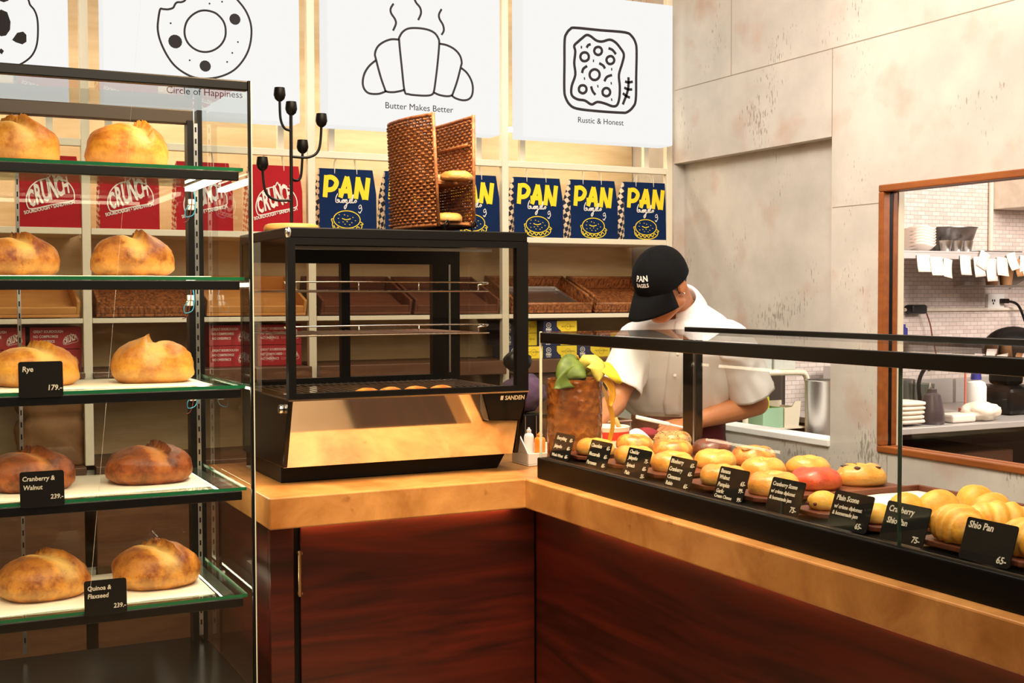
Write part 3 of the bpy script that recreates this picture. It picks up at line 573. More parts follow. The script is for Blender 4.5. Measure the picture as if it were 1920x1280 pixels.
def crunch_logo(b, o, s, u, v, depth):
    """wordmark under a dome outline; s = width of the dome"""
    h = u.cross(v)*depth; k = s/295
    mp = lambda P: [((x-292)*k, (880-y)*k) for x, y in P]
    b.ribbon(smoothline(mp([(152,925),(145,870),(170,800),(220,755),(282,735),(300,706),(320,735),(390,752),(430,800),(441,850),(425,880),(300,910),(180,940)]), 4, True), 7*k, o, u, v, h, True)
    a = .26; ur = (u*math.cos(a)+v*math.sin(a)); vr = (v*math.cos(a*.55)-u*math.sin(a*.55))
    for i, ch in enumerate('CRUNCH'):
        x = 162+i*42; y = 925-i*18; hh = (112, 135, 150, 150, 135, 112)[i]
        text_mb(b, ch, hh*k*1.32, o+u*((x-292)*k)+v*((880-y)*k), ur, vr, 'LEFT', depth, .035, xs=.40 if ch != 'N' else .38)
def bag_crunch(label):
    W, H = .208, .252; t = thing('paper_bag', label, 'paper bag', (0, 0, 0), 'red carrier bags on the upper shelf')
    bag_body(t, W, H, .10, 'red', 'checkr'); handles(t, W, H)
    b = MB(); vz = Vector((0, .03, 1)).normalized(); o = Vector((W*.51, -.0005, H*.375))
    crunch_logo(b, o, .158, UX, vz, .001)
    a = .25; text_mb(b, 'SOURDOUGH • SANDWICH', .0165, Vector((W*.5, -.0005, H*.255)), UX*math.cos(a)+vz*math.sin(a), vz*math.cos(a)-UX*math.sin(a), 'CENTER', .001, .03, xs=.83)
    b.build('lettering', 'wprint', t); return t
PB = bag_pan('navy carrier bag between the candle stand and the wicker basket')
PB.location = (1.447, 4.605, 1.665)
for x, l in ((1.715, 'navy carrier bag mostly hidden behind the wicker basket'), (1.984, 'navy carrier bag half hidden by the right edge of the wicker basket'), (2.282, 'navy carrier bag right of the cream post, first of three in the last bay'),
             (2.551, 'navy carrier bag in the middle of the last bay'), (2.816, 'navy carrier bag beside the concrete wall, last in the row')):
    dup(PB, (x, 4.605, 1.665), l)
CB = bag_crunch('red carrier bag standing behind the black candle stand'); CB.location = (1.172, 4.605, 1.665)
for x, l in ((.366, 'red carrier bag behind the bread case, left of the cream post'), (.637, 'red carrier bag behind the bread case, just right of the cream post'), (.905, 'red carrier bag behind the black upright of the bread case')):
    dup(CB, (x, 4.605, 1.665), l)

# ================================================================ tilted trays on the lower shelf
TILT = math.radians(19)
def tray_body(t, W, D, H, th, m, rim=None):
    b = MB(); b.box(0, W, 0, D, 0, th); b.box(0, th, 0, D, th, H); b.box(W-th, W, 0, D, th, H); b.box(th, W-th, 0, th, th, H*.62); b.box(th, W-th, D-th, D, th, H)
    b.build('tray_body', m, t, bevel=.003)
    if rim:
        for P in ([(0, .006, H*.62), (W, .006, H*.62)], [(0, D-.006, H), (W, D-.006, H)], [(.006, 0, H*.62), (.006, .05, H), (.006, D, H)], [(W-.006, 0, H*.62), (W-.006, .05, H), (W-.006, D, H)]):
            MB().tube(P, .007, 8).build('rim', rim, t, smooth=True)
def tray(name, x, W, label, m, rim=None, H=.062, group='trays tilted on the lower shelf'):
    t = thing(name, label, 'tray', (0, 0, 0), group); tray_body(t, W, .30, H, .012, m, rim); t.location = (x, 4.615, 1.348); t.rotation_euler = (TILT, 0, 0); return t
tray('wicker_tray', 2.272, .385, 'wicker tray holding a steel pan on the lower shelf', 'rattan', 'wicker')
tray('wicker_tray', 2.675, .35, 'empty wicker tray behind the man in the black cap', 'rattan', 'wicker')
tray('wooden_tray', 1.45, .375, 'brown wooden tray seen through the left half of the glass food cabinet', 'walnut')
tray('wooden_tray', 1.838, .375, 'brown wooden tray seen through the right half of the glass food cabinet', 'walnut')
tray('wooden_tray', .622, .38, 'brown tray behind the second shelf of the bread case', 'rattan')
tray('wooden_tray', 1.012, .38, 'amber wooden tray behind the corner of the bread case', 'oak')
tray('wooden_tray', .10, .465, 'pale oak tray behind the bread case, left of the cream post', 'oak')
b = MB(); b.box(.03, .34, .05, .27, .013, .017)
for q in ((.03, .34, .05, .056), (.03, .34, .264, .27), (.03, .036, .056, .264), (.334, .34, .056, .264)): b.box(*q, .017, .030)
o = b.build('steel_pan', 'steel', bevel=.002); tag(o, 'shallow steel pan lying in the left wicker tray', 'pan')
o.rotation_euler = (TILT, 0, 0); q = Matrix.Rotation(TILT, 4, 'X') @ o.location; o.location = q+Vector((2.272, 4.615, 1.348))

# ---- cartons
def carton_pan(x, y, z, label):
    t = thing('carton', label, 'carton', (x, y, z), 'navy and yellow cartons on the ledge'); W, D, H = .161, .16, .052
    MB().box(x, x+W, y, y+D, z, z+H).build('box_body', 'boxnavy', t, bevel=.001)
    o = Vector((x, y-.0002, z)); h = Vector((0, -.0008, 0))
    MB().prism([(.066, .0005), (W-.0005, .0005), (W-.0005, H-.0005), (.064, H-.0005), (.063, .03), (.072, .018), (.082, .012), (.084, .0005)][::-1], o, UX, UZ, h).build('yellow_panel', 'boxyel', t)
    b = MB(); text_mb(b, 'PAN', .0145, o+Vector((.024, 0, .011)), UX, UZ, 'CENTER', .001, .04, xs=.9); text_mb(b, 'BAGELS', .0062, o+Vector((.024, 0, .004)), UX, UZ, 'CENTER', .001, .02)
    b.ribbon([(.024+p, .034+q) for p, q in circ(0, 0, .0105, 16)], .0022, o, UX, UZ, h*1.2, True); b.ribbon([(.024+p, .034+q) for p, q in circ(0, 0, .004, 10)], .0016, o, UX, UZ, h*1.2, True)
    b.build('lettering', 'wprint', t)
    b = MB(); b.ribbon([(.118+p, .026+q) for p, q in circ(0, 0, .013, 16)], .001, o+h, UX, UZ, h, True); text_mb(b, 'NOT BORING', .0105, o+h+Vector((.118, 0, .024)), UX, UZ, 'CENTER', .0008)
    b.build('line_print', mat('ochre_print', '#8a7418', .7), t); return t
Z0, CH = 1.156, .053
carton_pan(2.272, 4.64, Z0, 'navy and yellow carton on the ledge, right beside the glass food cabinet')
carton_pan(2.437, 4.64, Z0, 'navy and yellow carton on the ledge, seen through the glass corner of the counter case')
carton_pan(2.602, 4.64, Z0, 'navy and yellow carton on the ledge, beside the sleeve of the white shirt')
carton_pan(2.437, 4.645, Z0+CH, 'navy and yellow carton in the middle of the stack of three')
carton_pan(2.437, 4.64, Z0+2*CH, 'navy and yellow carton topmost of the stack under the wicker trays')
carton_pan(2.275, 4.70, Z0+CH, 'shaded carton set back in the second layer beside the stack of three')
carton_pan(2.275, 4.70, Z0+2*CH, 'shaded carton set back in the third layer beside the stack of three')
carton_pan(2.72, 4.67, Z0+CH, 'navy and yellow carton just showing over the counter case behind the man')
def carton_red(x, z, label, W=.172):
    t = thing('carton', label, 'carton', (x, 4.66, z), 'red cartons on the ledge'); H = .078
    MB().box(x, x+W, 4.66, 4.84, z, z+H).build('box_body', 'boxred', t, bevel=.001)
    b = MB(); o = Vector((x, 4.6598, z))
    for i, s in enumerate(('GREAT SOURDOUGH', 'NO COMPROMISE', 'NO OVERPRICE')): text_mb(b, s, .0128, o+Vector((.011, 0, .058-i*.0175)), UX, UZ, 'LEFT', .0008, .012, xs=.8)
    crunch_logo(b, o+Vector((.136, 0, .025)), .05, UX, UZ, .0008); b.build('lettering', 'wprint', t); return t
carton_red(.402, 1.156, 'red carton, lower of two left of the cream post')
carton_red(.402, 1.236, 'red carton, upper of two left of the cream post')
carton_red(.215, 1.156, 'red carton low at the left edge behind the rye loaf')
carton_red(.215, 1.236, 'red carton on top at the left edge of the photo')
carton_red(1.03, 1.156, 'red carton, lower left, behind the side glass of the bread case')
carton_red(1.03, 1.236, 'red carton, upper left, behind the side glass of the bread case')
carton_red(1.215, 1.156, 'red carton, lower one behind the side of the food cabinet')
carton_red(1.215, 1.236, 'red carton, upper one behind the side of the food cabinet')
# ---- crumpled brown sack
rnd = random.Random(4)
def sack(u, v):
    a = 2*PI*u; z = v*.28; r = 1+.05*math.sin(5*a+9*v)+.04*noise.noise(Vector((3*math.cos(a), 3*math.sin(a), 9*v)))
    pin = 1-.16*math.exp(-((v-.62)/.07)**2)+.03*v
    if v > .985: r *= .25
    sx = max(abs(math.cos(a)), abs(math.sin(a)))**.5
    return Vector((.475+.12*r*pin*math.cos(a)/max(sx, .8), 4.70+.085*r*pin*math.sin(a)/max(sx, .8), .821+z))
b = MB().grid(sack, 40, 26, True); n = len(b.v); b.f.append(tuple(range(39, -1, -1))); b.mi.append(0)
tag(b.build('paper_sack', 'brownbag', smooth=True), 'crumpled brown paper sack standing low on the ledge behind the bread case', 'sack')
# ================================================================ L-shaped counter
ctr = thing('counter', 'L-shaped service counter with tan stone top over mahogany fronts', 'counter', (1.5, 3.05, 0))
b = MB(); P = [(.81, 3.007), (1.521, 3.007), (1.521, .3), (2.25, .3), (2.25, 3.70), (.81, 3.70)]
b.prism(P[::-1], (0, 0, .839), UX, UY, (0, 0, .081)); b.build('stone_top', 'stone', ctr, bevel=.004)
b = MB(); b.box(.905, 1.581, 3.067, 3.09, .06, .839); b.build('front_panel', 'mahX', ctr, bevel=.002)
MB().box(.826, .888, 3.067, 3.09, .06, .839).build('end_stile', 'mahX', ctr, bevel=.002)
MB().box(.826, .85, 3.091, 3.64, .06, .839).build('end_panel', 'mahY', ctr, bevel=.002)
MB().box(.888, .905, 3.078, 3.09, .06, .839).build('shadow_gap', 'black', ctr)
MB().box(1.5815, 1.585, 3.066, 3.09, .06, .839).build('shadow_gap', 'black', ctr)
MB().box(1.585, 1.61, .32, 3.066, .06, .839).build('front_panel', 'mahY', ctr, bevel=.002)
MB().box(1.62, 2.2, .4, 3.04, .0, .838).box(.86, 2.2, 3.1, 3.64, 0, .838).build('carcass', 'black', ctr)
b = MB(); b.cyl((.899, 3.052, .655), (.899, 3.052, .772), .0055); b.box(.893, .905, 3.048, 3.068, .762, .768); b.box(.893, .905, 3.048, 3.068, .659, .665)
b.build('pull_handle', 'brass', ctr, smooth='auto')
MB().box(.905, 1.50, 3.050, 3.058, .8345, .8385).build('light_strip', glow('counter_led', (1, .52, .20, 1), 26), ctr)
MB().box(1.567, 1.575, .4, 2.80, .8345, .8385).build('light_strip', glow('counter_led', (1, .52, .20, 1), 26), ctr)

# ================================================================ bread display case
case = thing('bread_display_case', 'tall glass bread case with black rails at the left edge of the photo', 'display case', (.16, 3.25, 0))
X0, X1, YF, YB = -.46, .758, 2.972, 3.53
MB().box(X0, X1, YF+.01, YB, .0, .455).build('base_cabinet', 'blackgloss', case, bevel=.004)
MB().box(X0, X1, YF, YF+.022, 1.916, 1.94).build('header_rail', 'rail', case, bevel=.003)
MB().box(X0, .735, 3.49, 3.525, 1.900, 1.938).build('back_rail', mat('bronze_rail', '#4a3a2c', .35), case, bevel=.003)
MB().add([(X0, YF+.004, .456), (X1-.002, YF+.004, .456), (X1-.002, YF+.004, 1.916), (X0, YF+.004, 1.916)], [(0, 1, 2, 3)]).build('front_pane', 'glass', case)
MB().add([(X1-.001, YF+.01, .456), (X1-.001, YB, .456), (X1-.001, YB, 1.938), (X1-.001, YF+.01, 1.938)], [(0, 1, 2, 3)]).build('side_pane', 'glass', case)
MB().add([(X0, 3.528, .456), (X1-.03, 3.528, .456), (X1-.03, 3.528, 1.907), (X0, 3.528, 1.907)], [(0, 1, 2, 3)]).build('back_pane', 'glass', case)
MB().add([(X0, YF+.02, 1.939), (X1, YF+.02, 1.939), (X1, YB, 1.939), (X0, YB, 1.939)], [(0, 1, 2, 3)]).build('top_pane', 'glass', case)
MB().box(X1-.001, X1+.005, YF-.002, YF+.008, .02, 1.94).build('corner_edge', 'black', case)
MB().box(X1+.005, X1+.008, YF-.001, YF+.006, .02, 1.938).build('polished_edge', mat('pale_glass_edge', '#cfd6c4', .2), case)
b = MB(); b.box(.716, .733, 3.48, 3.52, .456, 1.908); b.box(.744, .757, 3.48, 3.52, .456, 1.938); b.build('upright', 'rail', case)
def slotted(x, y, w, nm='slotted_strip', m='steel'):
    b = MB(); b.box(x-w/2, x+w/2, y, y+.012, .47, 1.90); b.cur = 1; z = .50
    while z < 1.88: b.box(x-w*.2, x+w*.2, y-.0006, y+.001, z, z+.014); z += .032
    return b.build(nm, [m, 'black'], case)
slotted(.7385, 3.478, .011); slotted(.277, 3.50, .009, m='dsteel')
SZ = (1.732, 1.468, 1.205, .955, .692)
for i, z in enumerate(SZ):
    b = MB(); b.box(X0+.02, .748, 2.990, 3.474, z-.008, z); b.mi = [0, 0, 1, 1, 0, 0]
    sh = b.build('glass_shelf', ['sglass', 'edge'], case)
    MB().box(X0+.02, .737, 2.988, 3.004, z-.031, z-.0085).build('shelf_rail', 'rail', sh, bevel=.002)
    MB().box(X0+.06, .68, 3.006, 3.018, z-.022, z-.012).build('light_strip', 'led', sh)
    MB().box(.702, .722, 3.03, 3.45, z-.022, z-.0125).build('light_strip', 'led', sh)
    MB().box(.698, .726, 3.03, 3.455, z-.0122, z-.0085).build('strip_holder', 'steel', sh)
    b = MB(); cx = .722-.006*(i % 2); b.box(cx-.010, cx+.008, 3.455, 3.468, z-.058, z-.043); b.box(cx-.012, cx+.006, 3.456, 3.469, z-.073, z-.059); b.build('wire_connector', 'white', sh, bevel=.002)
    MB().tube(catmull3([(cx+.004, 3.452, z-.02), (cx+.008, 3.452, z-.055), (cx+.002, 3.45, z-.085), (cx-.018, 3.45, z-.092), (cx-.02, 3.45, z-.075), (cx-.008, 3.45, z-.06)], 5), .0013, 6).build('wire', 'bluewire', sh, smooth=True)
    MB().tube(catmull3([(cx+.0, 3.455, z-.02), (cx-.002, 3.453, z-.06), (cx-.012, 3.45, z-.1), (cx-.026, 3.45, z-.108)], 5), .0012, 6).build('wire', 'redwire', sh, smooth=True)
# key hanging in the lock of the back door
k = thing('key', 'small key with a white tag hanging at the back of the bread case', 'key', (.70, 3.50, .88))
MB().tube([(.69+.022*math.cos(a), 3.505, .895+.022*math.sin(a)) for a in np.linspace(0, 2*PI, 20, endpoint=False)], .0015, 6, True).build('ring', 'black', k, smooth=True)
MB().box(-.004, .004, -.001, .001, -.03, 0, Matrix.Translation((.705, 3.503, .89)) @ Matrix.Rotation(-.6, 4, 'Y')).box(-.008, .008, -.001, .001, 0, .026, Matrix.Translation((.690, 3.503, .885)) @ Matrix.Rotation(-.6, 4, 'Y')).build('tag', 'white', k)
# papers and loaves
names = ('top', 'second', 'third', 'fourth', 'lowest')
def sheet(x0, x1, y0, y1, z, label, m='paper', name='paper_sheet', cat='paper'):
    b = MB().grid(lambda u, v: Vector((x0+(x1-x0)*u, y0+(y1-y0)*v, z+.0012+.003*abs(noise.noise(Vector((u*4, v*4, z*9)))))), 14, 8)
    return tag(b.build(name, m, smooth=True, solid=.0008), label, cat)
for i, z in enumerate(SZ): sheet(-.30, .675-.015*(i == 0), 3.02, 3.36, z, 'white baking paper lying on the %s shelf of the bread case' % names[i])
def make_loaf(name, label, c, w, d, h, m, seed, peak=.15, sgn=1, rot=0, slope=0., pale=1.0, cat='bread', toast=1.):
    r = random.Random(seed); vals = []; b = MB(); n, mm = 64, 40; vs = []
    for j in range(mm+1):
        th = PI*j/mm
        for i in range(n):
            ph = 2*PI*i/n; q = Vector((math.sin(th)*math.cos(ph), math.sin(th)*math.sin(ph), math.cos(th)))
            e = .8; q = Vector((math.copysign(abs(q.x)**e, q.x), math.copysign(abs(q.y)**e, q.y), math.copysign(abs(q.z)**.9, q.z)))
            s = sgn*(q.x-peak)+.30*q.y+slope*q.z; up = max(0, q.z)**.6 if q.z > 0 else 0
            f = 1+.05*noise.noise(Vector((q.x*2+seed, q.y*2, q.z*2)))+.022*noise.noise(Vector((q.x*7+seed, q.y*7, q.z*7)))
            lift = 0; pl = 0
            if s > 0: lift = .24*math.exp(-s/.20)*up*(1+.35*noise.noise(Vector((q.y*4, seed, 0))))
            else:
                lift = -.12*math.exp(-((s+.14)/.14)**2)*up
                pl = up*max(0, min(1, 1.25*math.exp(-((s+.26)/.24)**2)-.1))
            pl += .5*max(0, 1-abs(q.z+.25)/.35)*(1 if q.z < .1 else 0)
            z = q.z*f+lift
            z = max(z, -.52-.02*noise.noise(Vector((q.x*3, q.y*3, seed))))
            if z < -.3: f *= 1-.10*((-.3-z)/.22)
            vs.append(Vector((q.x*f*w/2, q.y*f*d/2, (z+.52)*h/1.6))); 
            pl = min(1, pl*pale); ts = (.75*max(0, q.z)**.7*(1-min(1, pl*1.6))+(.55*math.exp(-s/.10)*up if s > 0 else 0))*toast; vals.append(pl if pl > ts*.6 else -ts)
    fs = []
    for j in range(mm): fs += [(j*n+i, (j+1)*n+i, (j+1)*n+(i+1) % n, j*n+(i+1) % n) for i in range(n)]
    R = Matrix.Rotation(rot, 3, 'Z'); b.add([R @ q+Vector(c) for q in vs], fs)
    return tag(b.build(name, m, smooth=True, attr=vals), label, cat, 'loaves in the bread case')
LO = [(0, .255, .185, .112, 'loafA', 'pale golden loaf on the top shelf at the left edge', -.1, 1), (0, .507, .198, .118, 'loafA', 'pale golden loaf right on the top shelf', .32, 1),
      (1, .25, .19, .098, 'loafB', 'browned loaf on the second shelf at the left edge', .05, 1), (1, .518, .198, .108, 'loafB', 'browned loaf right on the second shelf', .12, 1),
      (2, .285, .2, .10, 'loafA', 'rye loaf behind the Rye price card', .1, 1), (2, .563, .2, .109, 'loafA', 'peaked golden loaf right on the third shelf', -.1, -1),
      (3, .272, .2, .096, 'loafC', 'dark nutty loaf behind the Cranberry & Walnut price card', .1, 1), (3, .552, .212, .094, 'loafC', 'dark nutty loaf right on the fourth shelf', .2, 1),
      (4, .297, .212, .104, 'loafB', 'speckled loaf left of the Quinoa & Flaxseed price card', .25, 1), (4, .566, .212, .105, 'loafB', 'speckled loaf right of the Quinoa & Flaxseed price card', .1, 1)]
for i, (s, x, w_, h, m, l, pk, sg) in enumerate(LO):
    make_loaf('bread_loaf', l, (x, 3.19, SZ[s]+.003), w_, w_*.92, h, m, i*7+3, pk, sg, rot=(.25, -.1, .1, -.2, .15, 0, .2, -.1, .3, .1)[i], pale=(.8, .8, .9, .9, .9, .9, .4, .55, .95, .9)[i], toast=(.15, .2, .7, .7, .35, .5, .9, .9, .7, .7)[i])
rd = random.Random(12)
# ---- price cards
def price_card(org, W, H, lines, label, yaw, lean, ts=.014, corner=.004, group=None):
    """card whose lower left corner stands at org; yaw turns it about z, lean tips its top back"""
    u = Vector((math.cos(yaw), math.sin(yaw), 0)); nb = Vector((-math.sin(yaw), math.cos(yaw), 0)); v = (UZ*math.cos(lean)+nb*math.sin(lean)); back = u.cross(v)*-1
    t = thing('price_card', label, 'price card', org, group); c = corner; o = Vector(org)
    poly = [(c, 0), (W-c, 0), (W, c), (W, H-c), (W-c*.3, H-c*.3), (W-c, H), (c, H), (c*.3, H-c*.3), (0, H-c), (0, c)]
    MB().prism(poly, o, u, v, back*.0022).build('card', 'slate', t)
    f = -back*.0006; b = MB()
    for s, x, y, al, k in lines:
        text_mb(b, s, ts*k, o+u*(x*W)+v*(y*H)+f, u, v, al, .0003, .02, .12, xs=.92)
    b.build('lettering', 'chalk', t); return t
def bcard(x, z, lines, label): return price_card((x, 2.982, z), .095, .082, lines, label, 0, .10, .0155, .005, 'price cards in the bread case')
bcard(.232, SZ[2]-.012, [('Rye', .08, .72, 'LEFT', 1.1), ('179.-', .97, .2, 'RIGHT', 1.1)], 'black price card reading Rye 179 in the bread case')
bcard(.231, SZ[3]-.012, [('Cranberry &', .05, .74, 'LEFT', .95), ('Walnut', .07, .5, 'LEFT', .95), ('239.-', .97, .22, 'RIGHT', .95)], 'black price card reading Cranberry & Walnut 239 in the bread case')
bcard(.366, SZ[4]-.012, [('Quinoa &', .07, .72, 'LEFT', .95), ('Flaxseed', .07, .5, 'LEFT', .95), ('239.-', .97, .18, 'RIGHT', .95)], 'black price card reading Quinoa & Flaxseed 239 in the bread case')

# ================================================================ countertop glass food cabinet
cab = thing('food_display_cabinet', 'black framed countertop glass food cabinet with slanted chrome front', 'display cabinet', (1.24, 3.36, .92))
A0, A1, F, B_ = .893, 1.588, 3.12, 3.62
b = MB(); b.prism([(.902, .92), (1.547, .92), (1.575, .966), (.902, .966)], (0, 3.235, 0), UX, UZ, (0, .37, 0)); b.build('base', 'black', cab, bevel=.003)
b = MB(); b.box(A0, A1, F, B_, 1.572, 1.60); b.build('roof', 'black', cab, bevel=.003)
b = MB(); b.box(A0, A1, F-.004, F+.02, 1.555, 1.5725); b.box(A0, A1, F-.004, F+.02, 1.152, 1.168); b.box(A0, .913, F-.004, F+.02, 1.168, 1.555); b.box(1.552, A1, F-.004, F+.02, 1.168, 1.555)
b.build('door_frame', 'black', cab)
MB().add([(.913, F+.004, 1.168), (1.552, F+.004, 1.168), (1.552, F+.004, 1.555), (.913, F+.004, 1.555)], [(0, 1, 2, 3)]).build('front_pane', glass('tinted_glass', (.86, .85, .80, 1), 1.0), cab)
for x in (A0+.002, A1-.002):
    MB().add([(x, F+.02, 1.155), (x, B_, 1.155), (x, B_, 1.572), (x, F+.02, 1.572)], [(0, 1, 2, 3)]).build('side_pane', glass('tinted_glass', (.86, .85, .80, 1), 1.0), cab)
b = MB(); bx = b.box
bx(A0, A1, 3.595, B_, 1.52, 1.572); bx(A0, A1, 3.595, B_, 1.15, 1.175); bx(A0, .925, 3.595, B_, 1.175, 1.52); bx(1.196, 1.223, 3.595, B_, 1.175, 1.52); bx(1.495, 1.548, 3.595, B_, 1.175, 1.52); bx(1.556, A1, 3.595, B_, 1.175, 1.52)
b.build('back_door_frame', 'rail', cab)
MB().box(1.549, 1.555, 3.592, 3.597, 1.18, 1.52).build('slotted_strip', 'steel', cab)
MB().add([(.925, 3.607, 1.175), (1.548, 3.607, 1.175), (1.548, 3.607, 1.52), (.925, 3.607, 1.52)], [(0, 1, 2, 3)]).build('back_pane', glass('tinted_glass', (.86, .85, .80, 1), 1.0), cab)
for x in (A0, A1-.013): MB().prism([(F+.002, 1.152), (3.182, .968), (B_-.01, .968), (B_-.01, 1.152)], (x, 0, 0), UY, UZ, (.013, 0, 0)).build('side_panel', 'blackgloss', cab, bevel=.002)
b = MB(); b.box(A0+.014, A1-.014, F+.025, B_-.03, 1.120, 1.130); b.build('deck', 'black', cab)
b = MB(); b.prism([(F+.004, 1.150), (F+.010, 1.150), (3.194, .967), (3.188, .967)], (A0+.004, 0, 0), UY, UZ, (A1-A0-.020, 0, 0)); b.build('chrome_fascia', 'chrome', cab)
b = MB(); b.prism([(1.443, 1.150), (1.465, 1.072), (1.563, 1.068), (A1, 1.150)], (0, F-.004, 0), UX, UZ, (0, .045, 0)); b.build('control_panel', 'blackgloss', cab, bevel=.003)
MB().box(A0, A1, F-.007, F+.004, 1.1485, 1.1525).build('trim_strip', 'brass', cab)
MB().box(.93, 1.50, F+.05, F+.072, 1.545, 1.553).box(.93, 1.50, F+.10, F+.115, 1.548, 1.556).build('lamp_housing', 'steel', cab)
b = MB(); b.lathe([(.0, 0), (.012, 0), (.013, .004), (.011, .012), (0, .013)], n=24, cap=False, mtx=Matrix.Rotation(-PI/2, 3, 'Y')); b.v = [q+Vector((A0, 3.17, 1.125)) for q in b.v]; b.build('knob', 'chrome', cab, smooth='auto')
MB().ball((A0+.004, F+.004, 1.585), (.009, .010, .016), 14, 10).build('corner_cap', 'chrome', cab, smooth=True)
b = MB(); text_mb(b, 'SANDEN', .0165, (1.513, F-.0045, 1.129), UX, UZ, 'LEFT', .0006, .025, .15, xs=.95); b.prism([(1.499, 1.129), (1.507, 1.129), (1.5095, 1.141), (1.501, 1.141)], (0, F-.0042, 0), UX, UZ, (0, -.0008, 0))
b.build('lettering', mat('silver_print', '#d9c6a0', .3, .6), cab)
for z in (1.437, 1.318):
    b = MB(); r = .0016
    for i in range(25): x = .935+i*.0221; b.tube([(x, 3.19, z), (x, 3.575, z)], r*.8, 5)
    for y in (3.19, 3.38, 3.575): b.tube([(.915, y, z-.003), (1.50, y, z-.003)], r*1.3, 6)
    rk = b.build('wire_rack', 'steel', cab, smooth='auto')
    MB().tube([(.935, 3.19, z)]+catmull3([(.935, 3.19, z+.015), (.94, 3.19, z+.022), (1.46, 3.19, z+.022), (1.466, 3.19, z+.015)], 4)+[(1.466, 3.19, z)], .0024, 8).tube([(1.11, 3.19, z), (1.11, 3.19, z+.022)], .002, 6).tube([(1.285, 3.19, z), (1.285, 3.19, z+.022)], .002, 6).build('guard_rail', 'chrome', rk, smooth=True)
rk = MB()
for i in range(30): x = .925+i*.0215; rk.tube([(x, 3.245, 1.160), (x, 3.57, 1.160)], .0014, 5)
for y in (3.245, 3.57): rk.tube([(.915, y, 1.1575), (1.565, y, 1.1575)], .002, 6)
rk.build('wire_rack', 'steel', cab, smooth='auto')
def bun(c, r, m, seed, label, name='bread_roll', group=None, sx=1.25):
    vals = []; vs = []; n, mm = 28, 18; b = MB()
    for j in range(mm+1):
        th = PI*j/mm
        for i in range(n):
            ph = 2*PI*i/n; q = Vector((math.sin(th)*math.cos(ph), math.sin(th)*math.sin(ph), math.cos(th))); f = 1+.05*noise.noise(q*2+Vector((seed, 0, 0)))
            vs.append(Vector((q.x*r*sx*f, q.y*r*f, max(q.z, -.6)*r*.72*f+r*.43))+Vector(c)); vals.append(.6 if q.z < -.1 else 0)
    fs = []
    for j in range(mm): fs += [(j*n+i, (j+1)*n+i, (j+1)*n+(i+1) % n, j*n+(i+1) % n) for i in range(n)]
    b.add(vs, fs); return tag(b.build(name, m, smooth=True, attr=vals), label, 'bread', group)
for i, (x, l) in enumerate(((1.13, 'first'), (1.20, 'second'), (1.275, 'third'), (1.35, 'last'))):
    bun((x, 3.188, 1.1305), .036, 'bag1', i, 'small roll low inside the glass food cabinet, %s from the left' % l, group='rolls inside the food cabinet')

# ================================================================ on the cabinet: candle stand
cs = thing('candle_stand', 'black five-cup candle stand on a round wooden base atop the food cabinet', 'candle stand', (.992, 3.42, 1.60))
MB().lathe([(.0, 0), (.072, 0), (.077, .005), (.078, .012), (.074, .021), (.066, .024), (0, .024)], (.992, 3.42, 1.6005), 48, False).build('base', 'oak', cs, smooth='auto')
MB().tube([(.992, 3.42, 1.62), (.993, 3.42, 1.94)], .0048, 10).build('stem', 'black', cs, smooth='auto')
cup = [(.0, 0), (.006, 0), (.013, .006), (.0168, .017), (.0155, .03), (.0142, .038), (.0125, .038), (.0135, .028), (.011, .012), (0, .009)]
for (x, y, z), pts in (((.961, 3.42, 1.968), [(.992, 3.42, 1.888), (.974, 3.42, 1.894), (.963, 3.42, 1.92), (.961, 3.42, 1.97)]), ((.994, 3.42, 1.931), None), ((1.082, 3.42, 1.903), [(.992, 3.42, 1.815), (1.045, 3.42, 1.816), (1.074, 3.42, 1.84), (1.082, 3.42, 1.905)]),
                       ((1.032, 3.44, 1.828), [(.992, 3.42, 1.755), (1.01, 3.44, 1.75), (1.026, 3.44, 1.762), (1.032, 3.44, 1.83)]), ((.910, 3.42, 1.772), [(.992, 3.42, 1.692), (.945, 3.42, 1.692), (.918, 3.42, 1.715), (.910, 3.42, 1.775)])):
    MB().lathe(cup, (x, y, z), 24, False).build('cup', 'black', cs, smooth='auto')
    if pts: MB().tube(catmull3(pts, 7), .0038, 8).build('arm', 'black', cs, smooth=True)

# ---- wicker stand with bagels
wb = thing('wicker_stand', 'tall open-fronted wicker stand holding bagels on the food cabinet', 'basket', (1.42, 3.45, 1.60))
path = catmull3([(1.375, 3.30, 0), (1.345, 3.40, 0), (1.335, 3.50, 0), (1.345, 3.575, 0), (1.385, 3.604, 0), (1.45, 3.604, 0), (1.487, 3.58, 0), (1.497, 3.50, 0), (1.499, 3.40, 0), (1.502, 3.30, 0)], 12)
cum = [0]
for a, c in zip(path[:-1], path[1:]): cum.append(cum[-1]+(c-a).length)
Lp = cum[-1]
def at(s):
    for i in range(len(cum)-1):
        if cum[i+1] >= s:
            f = (s-cum[i])/(cum[i+1]-cum[i]); p = path[i].lerp(path[i+1], f); d = (path[i+1]-path[i]).normalized(); return p, Vector((d.y, -d.x, 0))
    d = (path[-1]-path[-2]).normalized(); return path[-1], Vector((d.y, -d.x, 0))
NS = int(Lp/.0155); step = Lp/NS; ZB, ZT, rows = 1.632, 1.935, 34; b = MB()
lean = lambda s, z: Vector((.016*(1-(z-ZB)/(ZT-ZB)), 0, 0)) if s < Lp*.4 else Vector((0, 0, 0))
for k in range(rows):
    z = ZB+(ZT-ZB)*(k+.5)/rows; pts = []
    for i in range(NS*4+1):
        s = i*step/4; p, nrm = at(s); pts.append(p+nrm*(.0055*math.cos(PI*s/step+PI*k))+Vector((0, 0, z))+lean(s, z))
    b.tube(pts, .0036, 6)
b.build('weave', 'wicker', wb, smooth=True)
